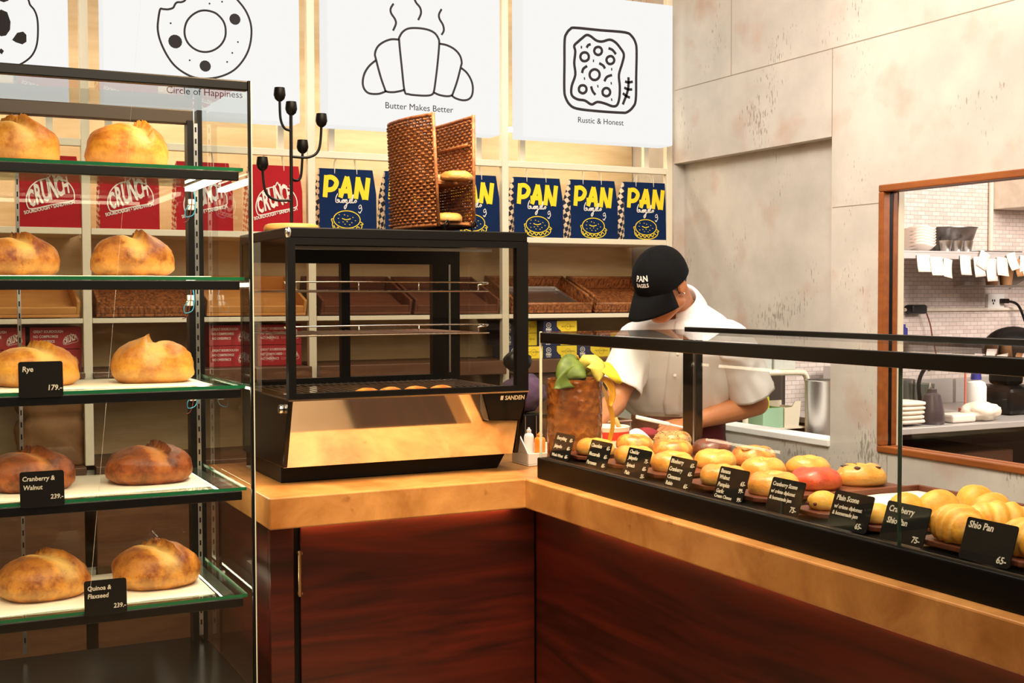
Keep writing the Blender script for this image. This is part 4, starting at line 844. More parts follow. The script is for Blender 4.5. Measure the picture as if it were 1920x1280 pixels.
b = MB()
for i in range(NS+1):
    p, nrm = at(i*step); b.tube([p+Vector((0, 0, ZB-.004))+lean(i*step, ZB), p+Vector((0, 0, ZT+.004))+lean(i*step, ZT)], .0022, 5)
b.build('stakes', 'wicker', wb)
for z in (ZB-.006, ZT+.006): MB().tube([at(i*Lp/60)[0]+Vector((0, 0, z))+lean(i*Lp/60, z) for i in range(61)], .006, 8).build('rim', 'wicker', wb, smooth=True)
for s in (0, Lp):
    p, nrm = at(s); MB().tube([p+Vector((0, -.003, ZB-.01))+lean(s, ZB), p+Vector((0, -.003, ZT+.012))+lean(s, ZT)], .0055, 8).build('edge_cane', 'wicker', wb, smooth=True)
MB().tube([(1.492, 3.32, 1.862), (1.491, 3.56, 1.862)], .005, 8).build('cross_cane', 'wicker', wb, smooth=True)
for z in (1.628, 1.745):
    MB().prism([(1.39, 3.305), (1.492, 3.305), (1.488, 3.57), (1.46, 3.594), (1.38, 3.594), (1.356, 3.56), (1.362, 3.42)], (0, 0, z), UX, UY, (0, 0, .007)).build('shelf_board', 'wicker', wb)
b = MB()
for x in (1.40, 1.485): b.tube(catmull3([(x, 3.27, 1.604), (x-.006, 3.262, 1.625), (x+.008, 3.27, 1.637), (x+.012, 3.30, 1.621), (x+.012, 3.56, 1.62), (x+.012, 3.565, 1.604)], 6), .0025, 6)
b.build('wire_foot', 'black', wb, smooth=True)
def bagel(c, R, r, m, label, seed, group, squash=.8, tilt=(0, 0, 0), hole=.28, name='bagel'):
    n, mm = 40, 20; vs = []; vals = []; Mx = Matrix.Rotation(tilt[2], 3, 'Z') @ Matrix.Rotation(tilt[0], 3, 'X') @ Matrix.Rotation(tilt[1], 3, 'Y')
    for i in range(n):
        a = 2*PI*i/n
        for j in range(mm):
            q = 2*PI*j/mm; f = 1+.13*noise.noise(Vector((1.6*math.cos(a)+seed, 1.6*math.sin(a), math.sin(q))))+.03*noise.noise(Vector((6*math.cos(a)+seed, 6*math.sin(a), 3*math.sin(q))))
            rr = R+r*math.cos(q)*f; z = r*squash*math.sin(q)*f
            if z < -r*squash*.55: z = -r*squash*.55
            vs.append(Mx @ Vector((rr*math.cos(a), rr*math.sin(a), z+r*squash*.55))+Vector(c)); vals.append(max(0, min(1, .75-abs(math.sin(q)+.35)*1.6)))
    fs = [(i*mm+j, ((i+1) % n)*mm+j, ((i+1) % n)*mm+(j+1) % mm, i*mm+(j+1) % mm) for i in range(n) for j in range(mm)]
    b = MB().add(vs, fs); return tag(b.build(name, m, smooth=True, attr=vals), label, 'bagel', group)
g = 'bagels in the wicker stand'
bagel((1.434, 3.40, 1.7535), .024, .021, 'bag2', 'brown bagel at the back of the upper shelf in the wicker stand', 1, g)
bagel((1.447, 3.296, 1.755), .026, .021, 'bag5', 'golden bagel jutting from the upper shelf of the wicker stand', 2, g)
bagel((1.432, 3.335, 1.6365), .026, .021, 'bag5', 'golden bagel on the bottom shelf of the wicker stand', 3, g)
bagel((1.430, 3.42, 1.6365), .026, .022, 'bag5', 'pale bagel deeper on the bottom shelf of the wicker stand', 4, g)

# ================================================================ between cabinet and counter case
og = thing('table_organizer', 'white desktop organizer box between the food cabinet and the counter case', 'organizer', (1.71, 3.27, .92))
b = MB(); b.box(1.64, 1.80, 3.22, 3.33, .9205, .925); b.box(1.64, 1.80, 3.22, 3.225, .925, .958); b.box(1.64, 1.645, 3.225, 3.33, .925, .958); b.box(1.795, 1.80, 3.225, 3.33, .925, .958); b.box(1.645, 1.795, 3.325, 3.33, .925, .975)
b.box(1.645, 1.795, 3.225, 3.325, .948, .952); b.build('organizer_body', 'white', og, bevel=.002)
b = MB(); b.prism([(3.225, .958), (3.33, .958), (3.33, 1.04), (3.318, 1.04)], (1.640, 0, 0), UY, UZ, (.004, 0, 0)); b.build('side_wing', 'white', og)
def bottle(c, r, h, m, capm, label, name='squeeze_bottle', group=None, cat='bottle'):
    t = thing(name, label, cat, c, group)
    MB().lathe([(0, 0), (r*.95, 0), (r, r*.15), (r, h*.62), (r*.85, h*.72), (r*.45, h*.78), (r*.42, h*.82), (0, h*.82)], c, 24, False).build('bottle_body', m, t, smooth='auto')
    MB().lathe([(0, h*.815), (r*.5, h*.815), (r*.5, h*.9), (r*.28, h*.93), (r*.2, h), (0, h)], c, 20, False).build('bottle_cap', capm, t, smooth='auto'); return t
bottle((1.70, 3.262, .9525), .017, .062, 'orange', 'orange', 'small orange bottle standing on the white organizer', group='small bottles on the organizer')
bottle((1.675, 3.285, .9525), .015, .075, 'white', 'white', 'small white bottle standing on the white organizer', group='small bottles on the organizer')
rk = thing('wire_holder', 'black wire holder behind the counter case corner', 'holder', (1.82, 3.63, .92))
b = MB(); b.box(1.75, 1.90, 3.58, 3.69, .9205, 1.035); b.build('tub', 'black', rk, bevel=.004)
b = MB()
for x in (1.77, 1.81, 1.85): b.tube([(x, 3.575, .93), (x, 3.575, 1.03)], .002, 6)
b.build('wire', 'steel', rk)
b = MB().ball((1.835, 3.635, 1.10), (.075, .055, .065), 28, 18, fn=lambda q: q*(1+.22*noise.noise(q*2.3)+.08*noise.noise(q*6)))
tag(b.build('cloth_bundle', 'plum', smooth=True), 'crumpled plum cloth lying on the black wire holder', 'cloth')
tag(MB().ball((1.82, 3.65, 1.205), (.05, .03, .035), 20, 14, fn=lambda q: q*(1+.15*noise.noise(q*3))).build('dark_cloth', 'black', smooth=True), 'bunched black cloth on top of the plum cloth', 'cloth')
# ================================================================ counter-top display case
cc = thing('counter_display_case', 'long low glass counter case with black frame, full of bagels', 'display case', (1.8, 1.8, .92))
CX0, CX1, CY0, CY1 = 1.557, 2.052, .55, 3.005
MB().box(CX0, CX1, CY0, CY1, .9205, .977).build('base', mat('black_case_base', '#060606', .35, spec=.15), cc, bevel=.003)
MB().box(CX0+.012, CX0+.0145, CY0, CY1-.02, .976, .9795).build('trim_strip', 'dsteel', cc)
MB().box(1.5635, 1.581, CY0, CY1-.006, 1.292, 1.3205).build('front_rail', 'rail', cc, bevel=.002)
MB().box(2.036, 2.056, CY0, CY1-.006, 1.308, 1.3295).build('back_rail', 'rail', cc, bevel=.002)
b = MB(); b.box(2.032, 2.052, 2.945, 2.999, .977, 1.308); b.box(2.034, 2.052, 2.928, 2.938, .977, 1.308); b.build('corner_post', 'rail', cc, bevel=.001)
MB().box(2.030, 2.036, 2.938, 2.945, .977, 1.308).build('post_seam', 'steel', cc)
MB().add([(1.568, 1.643, .977), (1.568, CY1-.005, .977), (1.568, CY1-.005, 1.322), (1.568, 1.643, 1.322)], [(0, 1, 2, 3)]).build('front_pane', 'glass', cc)
MB().add([(1.568, CY0, .977), (1.568, 1.639, .977), (1.568, 1.639, 1.322), (1.568, CY0, 1.322)], [(0, 1, 2, 3)]).build('front_pane', 'glass', cc)
MB().add([(1.57, CY1-.003, .977), (2.05, CY1-.003, .977), (2.05, CY1-.003, 1.322), (1.57, CY1-.003, 1.322)], [(0, 1, 2, 3)]).build('end_pane', 'glass', cc)
MB().add([(1.566, CY0, 1.3225), (2.035, CY0, 1.3225), (2.035, CY1, 1.3225), (1.566, CY1, 1.3225)], [(0, 1, 2, 3)]).build('top_pane', 'glass', cc)
MB().box(1.5655, 1.5725, 1.6395, 1.6425, .977, 1.292).build('glass_seam', mat('dark_glass_edge', '#24382e', .2), cc)
MB().box(1.565, 1.571, CY1-.005, CY1, .977, 1.323).build('polished_edge', mat('pale_glass_edge', '#cfd6c4', .2), cc)
MB().box(1.583, 1.592, CY0+.05, CY1-.05, 1.303, 1.312).build('light_strip', 'ledc', cc)
# boards
def board(y, w, x0, x1, label, c=.018, th=.010, m='tray', grp='serving boards in the counter case'):
    t = thing('serving_board', label, 'board', ((x0+x1)/2, y, .9775), grp)
    P = [(x0+c, y-w/2), (x1, y-w/2), (x1, y+w/2), (x0+c, y+w/2), (x0, y+w/2-c*1.6), (x0, y-w/2+c*1.6)]
    MB().prism(P, (0, 0, .9825), UX, UY, (0, 0, th)).build('board_top', m, t, bevel=.002)
    for x in (x0+.05, x1-.06): MB().box(x, x+.03, y-w/2+.02, y+w/2-.02, .9775, .9825).build('foot', 'black', t)
    return t
cols = (2.91, 2.728, 2.537, 2.33, 2.149)
nm5 = ('beside the amber vase', 'second from the amber vase', 'in the middle of the bagel boards', 'fourth from the amber vase', 'under the tomato-red bagel')
for y, l in zip(cols, nm5): board(y, .128, 1.612, 2.015, 'dark wooden board of bagels '+l)
board(1.93, .115, 1.605, 1.70, 'small wooden board under the cranberry scone'); board(1.772, .10, 1.60, 1.69, 'small wooden board under the plain scone')
board(1.565, .15, 1.60, 1.80, 'wooden board under the nearest butter rolls')
board(1.43, .10, 1.60, 1.80, 'wooden board behind the Shio Pan card at the right edge')
tr = thing('serving_tray', 'dark wooden tray lined with white paper behind the scone cards', 'tray', (1.85, 1.76, .9775))
P = (1.71, 2.02, 1.66, 2.055); b = MB(); x0, x1, y0, y1 = P
b.box(x0, x1, y0, y1, .9778, .986); b.box(x0, x1, y0, y0+.01, .986, 1.0); b.box(x0, x1, y1-.01, y1, .986, 1.0); b.box(x0, x0+.01, y0+.01, y1-.01, .986, 1.0); b.box(x1-.01, x1, y0+.01, y1-.01, .986, 1.0)
b.build('tray_body', 'tray', tr, bevel=.002)
sheet(1.722, 2.008, 1.672, 2.043, .9862, 'white paper lining the wooden tray of butter rolls', name='paper_liner')
# bagels
zt = .993
BG = [(1.673, 2.885, 'bag0', 'pale bagel at the front between the Everything and Chocolate cards'), (1.675, 2.69, 'bag0', 'golden bagel at the front between the Chocolate and Cheddar cards'),
      (1.690, 2.538, 'bag0', 'golden bagel at the front between the Cheddar and Blueberry cards'), (1.668, 2.298, 'bag0', 'golden bagel at the front between the Blueberry and Banana cards'),
      (1.686, 2.14, 'bag0', 'golden bagel at the front between the Banana and Cranberry Scone cards'),
      (1.818, 2.919, 'bag1', 'orange bagel in the middle of the board nearest the amber vase'), (1.835, 2.755, 'bag1', 'streaky orange bagel just in front of the seeded one'),
      (1.815, 2.536, 'bag0', 'pale bagel in the middle of the row in front of the onion-topped one'), (1.825, 2.355, 'bag0', 'golden bagel in the middle, left of the tomato-red one'), (1.814, 2.155, 'bag4', 'shiny tomato-red bagel behind the scone cards'),
      (1.953, 2.934, 'bag2', 'seed-crusted bagel at the foot of the black post'), (1.943, 2.729, 'bag3', 'dark brown chocolate bagel right of the black post'),
      (1.935, 2.537, 'bag1', 'bagel topped with a ring of onion'), (1.935, 2.326, 'bag0', 'plain pale bagel at the back, right of the onion-topped one'), (1.943, 2.153, 'bag0', 'big golden bagel with dark chocolate chips on top')]
for i, (x, y, m, l) in enumerate(BG):
    s = 1.06 if i in (4, 9, 12, 14) else 1
    o = bagel((x, y, zt), .0255*s, .028*s, m, l, i*1.7, 'bagels in the counter case', .95, (.05*math.sin(i*2.1), .05*math.cos(i*1.3), i), name='bagel')
    top = Vector((x, y, zt+.038))-o.location; rr = random.Random(i)
    if i == 10:
        b = MB()
        for k in range(150):
            a = rr.random()*2*PI; q = rr.uniform(.2, 2.4); rad = .028+.026*math.cos(q); zz = .014+.0265*math.sin(q)
            b.ball(Vector((x+rad*math.cos(a), y+rad*math.sin(a), zt+zz)), (.0028, .0018, .0014), 6, 4, Matrix.Rotation(rr.random()*3, 3, 'Z'))
        b.v = [q for q in b.v]; b.build('seeds', mat('sesame_seed', '#d9b98a', .6, col2='#5a4630', scale=90), o)
    if i == 12:
        b = MB()
        for k, (dx, dy, R) in enumerate(((-.03, -.012, .013), (-.022, .028, .011), (.012, -.034, .010))): b.tube([(x+dx+R*math.cos(a), y+dy+R*math.sin(a), zt+.040+.001*math.sin(3*a)) for a in np.linspace(0, 2*PI, 16, endpoint=False)], .0022, 6, True)
        b.build('onion_rings', mat('browned_onion', '#8f6a3c', .5), o, smooth=True)
    if i == 14:
        b = MB()
        for a in (.2, 1.5, 2.7, 3.8, 5.1): b.ball((x+.032*math.cos(a), y+.032*math.sin(a), zt+.0405), (.016, .010, .003), 12, 6, Matrix.Rotation(a, 3, 'Z'))
        b.build('chocolate_chips', mat('dark_chocolate', '#2c120a', .35), o, smooth=True)
s1 = bun((1.648, 1.935, zt), .031, 'scone', 3, 'small round scone behind the Cranberry Scone card', 'scone', 'scones in the counter case', 1.0)
MB().ball((1.6175, 1.945, zt+.012), .0038, 8, 6).ball((1.6185, 1.924, zt+.013), .0038, 8, 6).build('cranberry', mat('dried_cranberry', '#5a1410', .5), s1)
bun((1.640, 1.772, zt), .031, 'scone', 5, 'small round scone behind the Plain Scone card', 'scone', 'scones in the counter case', 1.0)
def roll(c, L, r, yaw, seed, label, ridges=5, rg=.03):
    n, mm = 36, 20; vs = []; vals = []
    for i in range(n+1):
        t = i/n*2-1; R = r*max(.02, (1-abs(t)**2.4))**.6*(1+rg*math.cos(t*ridges*PI)); 
        for j in range(mm):
            q = 2*PI*j/mm; f = 1+.05*noise.noise(Vector((t*3+seed, math.cos(q)*1.5, math.sin(q)*1.5)))
            z = R*math.sin(q)*f; z = max(z, -r*.6); a = yaw; x, y = t*L/2, R*math.cos(q)*f*1.1+.012*(t*t)
            vs.append(Vector((x*math.cos(a)-y*math.sin(a), x*math.sin(a)+y*math.cos(a), z+r*.6))+Vector(c)); vals.append(max(0, 6.5*rg*math.cos(t*ridges*PI+PI)))
    fs = [(i*mm+j, i*mm+(j+1) % mm, (i+1)*mm+(j+1) % mm, (i+1)*mm+j) for i in range(n) for j in range(mm)]
    return tag(MB().add(vs, fs).build('butter_roll', 'shio', smooth=True, attr=vals), label, 'bread roll', 'butter rolls in the counter case')
for (x, y, L, r, yaw, l) in ((1.745, 1.805, .085, .030, .9, 'butter roll right behind the Cranberry Shio Pan card'), (1.80, 1.775, .098, .034, .5, 'round-topped butter roll in the middle of the paper-lined tray'),
                             (1.925, 1.80, .08, .032, 1.1, 'butter roll farthest back on the paper-lined tray'), (1.885, 1.722, .085, .031, .3, 'butter roll against the right rim of the paper-lined tray'),
                             (1.642, 1.573, .11, .038, 1.25, 'large butter roll between the Cranberry Shio Pan and Shio Pan cards'), (1.747, 1.583, .14, .036, -.5, 'long ridged butter roll above the Shio Pan card'), (1.655, 1.437, .10, .036, 1.2, 'butter roll cut off by the right edge of the photo')):
    roll((x, y, .9945 if y < 1.65 else .9885), L, r, yaw, x*9, l, rg=.07 if y < 1.6 else .012)
CARDS = [(2.982, [('Everything', .12, .74, 'LEFT', 1), ('65-', .98, .72, 'RIGHT', 1), ('Jalapeño', .10, .42, 'LEFT', 1), ('65-', .95, .40, 'RIGHT', 1), ('Whole Wheat', .08, .08, 'LEFT', .85), ('65-', .95, .08, 'RIGHT', 1)], 'Everything, Jalapeño and Whole Wheat'),
 (2.788, [('Chocolate', .06, .74, 'LEFT', 1), ('65-', .98, .72, 'RIGHT', 1), ('Mozzarella', .06, .42, 'LEFT', 1), ('65-', .96, .40, 'RIGHT', 1), ('Parmesan', .06, .10, 'LEFT', 1), ('65-', .96, .08, 'RIGHT', 1)], 'Chocolate, Mozzarella and Parmesan'),
 (2.603, [('Cheddar', .08, .80, 'LEFT', .95), ('Jalapeño', .10, .59, 'LEFT', .95), ('75-', .97, .56, 'RIGHT', 1), ('Spinach', .10, .33, 'LEFT', .95), ('65-', .97, .30, 'RIGHT', 1), ('Plain', .10, .06, 'LEFT', .95), ('55-', .97, .04, 'RIGHT', 1)], 'Cheddar Jalapeño, Spinach and Plain'),
 (2.416, [('Blueberry', .05, .78, 'LEFT', 1), ('65-', .98, .74, 'RIGHT', 1), ('Cranberry', .05, .52, 'LEFT', 1), ('65-', .97, .46, 'RIGHT', 1), ('Cinnamon', .06, .26, 'LEFT', 1), ('Raisin', .06, .05, 'LEFT', .95), ('65-', .93, .05, 'RIGHT', 1)], 'Blueberry, Cranberry and Cinnamon Raisin'),
 (2.222, [('Banana', .06, .80, 'LEFT', .95), ('Walnut', .06, .61, 'LEFT', .95), ('65-', .98, .52, 'RIGHT', 1), ('Pumpkin', .07, .38, 'LEFT', .95), ('99-', .97, .30, 'RIGHT', 1), ('Garlic', .07, .18, 'LEFT', .9), ('Cream Cheese', .05, .03, 'LEFT', .8), ('99-', .98, .03, 'RIGHT', .95)], 'Banana Walnut, Pumpkin and Garlic'),
 (2.040, [('Cranberry Scone', .05, .76, 'LEFT', .88), ('w/ crème diplomat', .05, .55, 'LEFT', .78), ('& homemade jam', .05, .36, 'LEFT', .78), ('75-', .93, .10, 'RIGHT', 1.15)], 'Cranberry Scone'),
 (1.849, [('Plain Scone', .08, .74, 'LEFT', 1.05), ('w/ crème diplomat', .07, .52, 'LEFT', .78), ('& homemade jam', .06, .34, 'LEFT', .78), ('65-', .88, .08, 'RIGHT', 1.1)], 'Plain Scone'),
 (1.708, [('Cranberry', .07, .74, 'LEFT', 1.15), ('Shio Pan', .09, .44, 'LEFT', 1.15), ('75-', .92, .08, 'RIGHT', 1.15)], 'Cranberry Shio Pan'),
 (1.520, [('Shio Pan', .06, .76, 'LEFT', 1.2), ('65-', .93, .08, 'RIGHT', 1.2)], 'Shio Pan')]
for y, lines, nm in CARDS:
    W = .103 if y > 1.9 else .106
    price_card((1.584, y, .9795), W, .071, lines, 'black price card listing '+nm+' in the counter case', -PI/2, .32, .0138, .004, 'price cards in the counter case')

# ================================================================ vase of leaves, tools on the counter
vs_ = thing('vase', 'amber bubbled glass vase holding green and yellow leaves', 'vase', (1.735, 3.112, .92))
b = MB().lathe([(0, 0), (.074, 0), (.080, .006), (.080, .25), (.079, .262), (.074, .262), (.074, .02), (0, .014)], (1.735, 3.112, .9205), 56, False); b.build('vase_body', 'amber', vs_, smooth='auto')
def leaf(pts, w, m, name='leaf', curl=.012, up=(0, 0, 1)):
    C_ = catmull3(pts, 6); n = len(C_); b = MB(); vs = []
    for i, p in enumerate(C_):
        t = i/(n-1); d = (C_[min(i+1, n-1)]-C_[max(i-1, 0)]).normalized(); sd = d.cross(Vector(up)); sd = sd.normalized() if sd.length > 1e-4 else Vector((1, 0, 0)); nn = sd.cross(d); ww = w*(math.sin(PI*min(1, t*1.02+.03))**.7)
        for j in range(7):
            q = (j-3)/3; vs.append(p+sd*ww*q+nn*(.5*curl*q*q+.004*q*math.sin(5*t)+.0025*math.sin(9*t+2*q)))
    fs = [(i*7+j, i*7+j+1, (i+1)*7+j+1, (i+1)*7+j) for i in range(n-1) for j in range(6)]
    b.add(vs, fs); return b.build(name, m, vs_, smooth=True, solid=.001)
VW = Vector((-.49, -.87, .12))
leaf([(1.765, 3.10, 1.175), (1.735, 3.065, 1.222), (1.69, 3.055, 1.218), (1.648, 3.06, 1.176)], .046, 'leafg', curl=-.012, up=(.35, -.6, .7))
leaf([(1.75, 3.10, 1.15), (1.72, 3.06, 1.19), (1.675, 3.05, 1.185), (1.635, 3.055, 1.160)], .030, 'leafg', curl=.008, up=(.3, -.85, .3))
leaf([(1.745, 3.10, 1.19), (1.758, 3.055, 1.232), (1.768, 3.03, 1.215), (1.762, 3.02, 1.178)], .034, 'leafy', curl=-.010, up=(.1, -.9, .5))
leaf([(1.745, 3.11, 1.20), (1.732, 3.09, 1.232), (1.722, 3.075, 1.252)], .007, mat('orange_leaf', '#e6a41c', .5), curl=.002, up=(0, -1, .2))
leaf([(1.765, 3.10, 1.195), (1.79, 3.05, 1.222), (1.815, 3.03, 1.200), (1.838, 3.02, 1.172)], .030, mat('lime_leaf', '#c0c030', .45, col2='#e8c22c', scale=20), curl=-.008, up=(.2, -.8, .6))
leaf([(1.785, 3.07, 1.19), (1.803, 3.04, 1.175), (1.812, 3.03, 1.14), (1.803, 3.03, 1.105)], .017, mat('orange_leaf', '#e6a41c', .5), curl=.004, up=(.3, -1, 0))
leaf([(1.795, 3.08, 1.185), (1.812, 3.055, 1.12), (1.824, 3.05, 1.05), (1.812, 3.055, .99)], .012, mat('orange_leaf', '#e6a41c', .5), curl=.004, up=(.3, -1, 0))
MB().tube(catmull3([(1.74, 3.12, 1.0), (1.745, 3.11, 1.12), (1.735, 3.06, 1.20)], 6), .002, 6).build('stem', 'leafg', vs_, smooth=True)
tb = thing('tub', 'white tub with a red band behind the bagels', 'tub', (2.04, 3.42, .92))
MB().lathe([(0, 0), (.055, 0), (.060, .075), (.062, .08), (.058, .082), (.054, .07), (.05, .01), (0, .01)], (2.04, 3.42, .9205), 36, False).build('tub_body', 'ceramic', tb, smooth='auto')
MB().lathe([(.0577, .04), (.0594, .066), (.0604, .066), (.0587, .04)], (2.04, 3.42, .9205), 36, False).build('band', mat('red_band', '#c8281e', .5), tb, smooth='auto')
MB().tube([(2.075, 3.40, .935), (2.06, 3.385, .98), (2.035, 3.385, 1.03)], [.006, .007, .008], 10).build('wooden_stick', 'oak', None, smooth=True)
o = bpy.data.objects['wooden_stick']; tag(o, 'pale wooden stick leaning beside the red-banded tub', 'utensil')
b = MB().grid(lambda u, v: Vector((2.09+.15*u+.02*v, 3.44+.10*v-.03*u, .9215+.055*math.sin(PI*min(1, u*1.1))*math.sin(PI*v)**.6*(1+.3*noise.noise(Vector((u*4, v*4, 1)))))), 24, 16)
tag(b.build('crumpled_paper', 'paper', smooth=True, solid=.001), 'white crumpled wrapping paper on the counter before the man', 'paper')
pn = thing('pan', 'dark steel pan with a bright rim beside the man\'s right hand', 'pan', (2.13, 3.645, .92))
MB().box(2.06, 2.235, 3.612, 3.692, .9205, .99).build('pan_body', 'smoke', pn, bevel=.006)
MB().tube([(2.06, 3.612, .992), (2.235, 3.612, .992), (2.235, 3.692, .992), (2.06, 3.692, .992)], .005, 8, True).build('rim', 'chrome', pn, smooth=True)
fr = thing('undercounter_fridge', 'pale grey undercounter fridge behind the man', 'fridge', (2.75, 4.35, 0))
MB().box(2.50, 3.03, 4.20, 4.55, .02, 1.05).build('fridge_body', mat('grey_green_enamel', '#a9b2a2', .4), fr, bevel=.006)
MB().box(2.52, 3.01, 4.19, 4.20, .1, 1.0).build('door', mat('grey_green_enamel', '#a9b2a2', .4), fr, bevel=.003)

# ================================================================ the man behind the counter
Wc = Vector((2.57, 3.835, 0)); Fd = Vector((-.673, -.739, 0)); Ld = Vector((.739, -.673, 0))
man = thing('person', 'young man in black cap and white short-sleeved shirt bending over his work behind the counter', 'person', (2.58, 3.85, 0))
SL, SR = Vector((2.615, 3.575, 1.255)), Vector((2.38, 3.79, 1.255)); EL, ER = Vector((2.775, 3.62, 1.028)), Vector((2.235, 3.72, 1.045)); WL, WR = Vector((2.50, 3.655, .968)), Vector((2.04, 3.575, .975))
Hc = Vector((2.352, 3.61, 1.478)); HF = Vector((-.808, -.140, -.574)).normalized(); HU = Vector((-.533, -.25, .81)); HU = (HU-HF*HU.dot(HF)).normalized(); HL = HU.cross(HF)
HM = Matrix((HL, HF, HU)).transposed()
hp = lambda x, y, z: HM @ Vector((x, y, z))+Hc
b = MB()
def cap_(p0, r0, p1, r1): b.tube([p0, p1], [r0, r1], 14); b.ball(p0, r0, 14, 10); b.ball(p1, r1, 14, 10)
hip = [Wc+Ld*s*.09+Vector((.02, .02, .90)) for s in (1, -1)]; knee = [h+Vector((.01, .0, -.43)) for h in hip]; ank = [k+Vector((.03, .03, -.39)) for k in knee]
for h, k, a in zip(hip, knee, ank): cap_(h, .085, k, .058); cap_(k, .056, a, .04); cap_(a, .04, a+Fd*.16+Vector((0, 0, -.045)), .032)
BM = Matrix((Ld, Fd, UZ)).transposed(); b.ball(Wc+Vector((0, 0, .97)), (.14, .085, .13), 18, 12, BM); b.ball(Vector((2.545, 3.78, 1.10)), (.14, .085, .15), 18, 12, BM); b.ball(Vector((2.515, 3.72, 1.22)), (.15, .08, .13), 18, 12, BM)
nb = Vector((2.484, 3.688, 1.388)); nl = nb-Vector((0, 0, .03)); cap_(SL-Vector((0, 0, .012)), .044, nl, .042); cap_(SR-Vector((0, 0, .012)), .044, nl, .042); cap_(nb, .053, hp(0, -.035, -.075), .053)
cap_(SL, .052, EL, .042); cap_(EL, .043, EL.lerp(WL, .35), .043); cap_(EL.lerp(WL, .35), .043, WL, .027)
cap_(SR, .052, ER, .042); cap_(ER, .043, ER.lerp(WR, .35), .042); cap_(ER.lerp(WR, .35), .042, WR, .027)
# head
b.ball(Hc, (.076, .094, .090), 28, 18, HM); b.ball(hp(0, .028, -.055), (.061, .066, .078), 24, 16, HM); b.ball(hp(0, .062, -.112), (.034, .032, .026), 16, 12, HM)
cap_(hp(0, .094, -.012), .008, hp(0, .116, -.053), .0125); b.ball(hp(.011, .104, -.056), .009, 10, 8); b.ball(hp(-.011, .104, -.056), .009, 10, 8)
for s in (1, -1):
    b.ball(hp(s*.036, .062, -.052), (.030, .026, .028), 14, 10, HM); b.ball(hp(s*.030, .079, -.003), (.020, .010, .007), 12, 8, HM)
    b.ball(hp(s*.078, -.012, -.030), (.008, .019, .030), 14, 12, HM); b.tube([hp(s*.082, -.012+.017*math.cos(a), -.028+.027*math.sin(a)) for a in np.linspace(-1.2, 4.2, 14)], .0048, 6)
    cap_(hp(s*.055, .0, -.085), .022, hp(s*.018, .062, -.118), .020)
# hands
def hand(wr, d, up, side, curl, spread=1.):
    d = Vector(d).normalized(); up = Vector(up); up = (up-d*up.dot(d)).normalized(); sd = d.cross(up)*side
    pm = wr+d*.05; b.ball(wr+d*.048, (.046, .038, .016), 16, 10, Matrix((d, sd, up)).transposed()); cap_(wr, .024, wr+d*.03, .022)
    for k, (off, ln) in enumerate(((.030, .070), (.010, .079), (-.010, .073), (-.029, .058))):
        p = wr+d*(.088-.004*abs(k-1))+sd*off; a = curl; dirv = d; r = .0088
        for s_, l_ in enumerate((.45, .32, .25)):
            a = curl*(s_+1)*.55; dv = (dirv*math.cos(a)-up*math.sin(a)+sd*off*.8*spread).normalized(); q = p+dv*ln*l_; cap_(p, r, q, r-.0008); p = q; r -= .0009
    p = wr+d*.028+sd*.034; q = p+(d*.7+sd*.6-up*.2).normalized()*.036; cap_(wr+d*.02+sd*.02, .014, p, .012); cap_(p, .0115, q, .0102); cap_(q, .0100, q+(d*.95-up*.15).normalized()*.028, .0085)
hand(WL, (-.93, -.12, -.16), (-.1, -.25, .96), 1, .75); hand(WR, (-.90, -.35, -.15), (-.1, .1, 1), -1, .6)
body = b.build('body', 'skin', man, smooth=True)
q = body.modifiers.new('remesh', 'REMESH'); q.mode = 'VOXEL'; q.voxel_size = .0048; q.use_smooth_shade = True
q = body.modifiers.new('smooth', 'SMOOTH'); q.factor = .5; q.iterations = 5
bake(body)
for p in body.data.polygons: p.use_smooth = True
body.data.materials.clear(); body.data.materials.append(M['skin'])
MB().ball(hp(0, .0935, -.083), (.021, .0075, .0045), 16, 8, HM).ball(hp(0, .0915, -.091), (.018, .0075, .005), 16, 8, HM).build('lips', 'lip', man, smooth=True)
for s in (1, -1):
    MB().ball(hp(s*.031, .079, -.016), .0115, 14, 10).build('eye', mat('eye_white', '#d8cfc4', .3), man, smooth=True)
    MB().tube([hp(s*(.014+.036*t), .0925-.012*t*t, .006+.006*math.sin(PI*t)) for t in np.linspace(0, 1, 8)], .003, 6).build('eyebrow', 'hair', man, smooth=True)
def hairfn(q):
    return q
b = MB(); n, mm = 36, 12
def hair(u, v):
    a = 2*PI*u; fr = math.cos(a-PI/2)                        # +1 at the forehead
    lowz = -.055+.075*max(0, fr)**.5+.012*max(0, -fr); z = .055+(lowz-.055)*v; e = math.sqrt(max(.05, 1-(z/.094)**2)); return hp(.0795*e*math.cos(a), .0975*e*math.sin(a)-.001, z)
b.grid(hair, n, mm, True).build('hair', 'hair', man, smooth=True, solid=.004)
MB().ball(hp(.085, -.004, -.052), .0032, 10, 8).build('ear_stud', 'chrome', man, smooth=True)
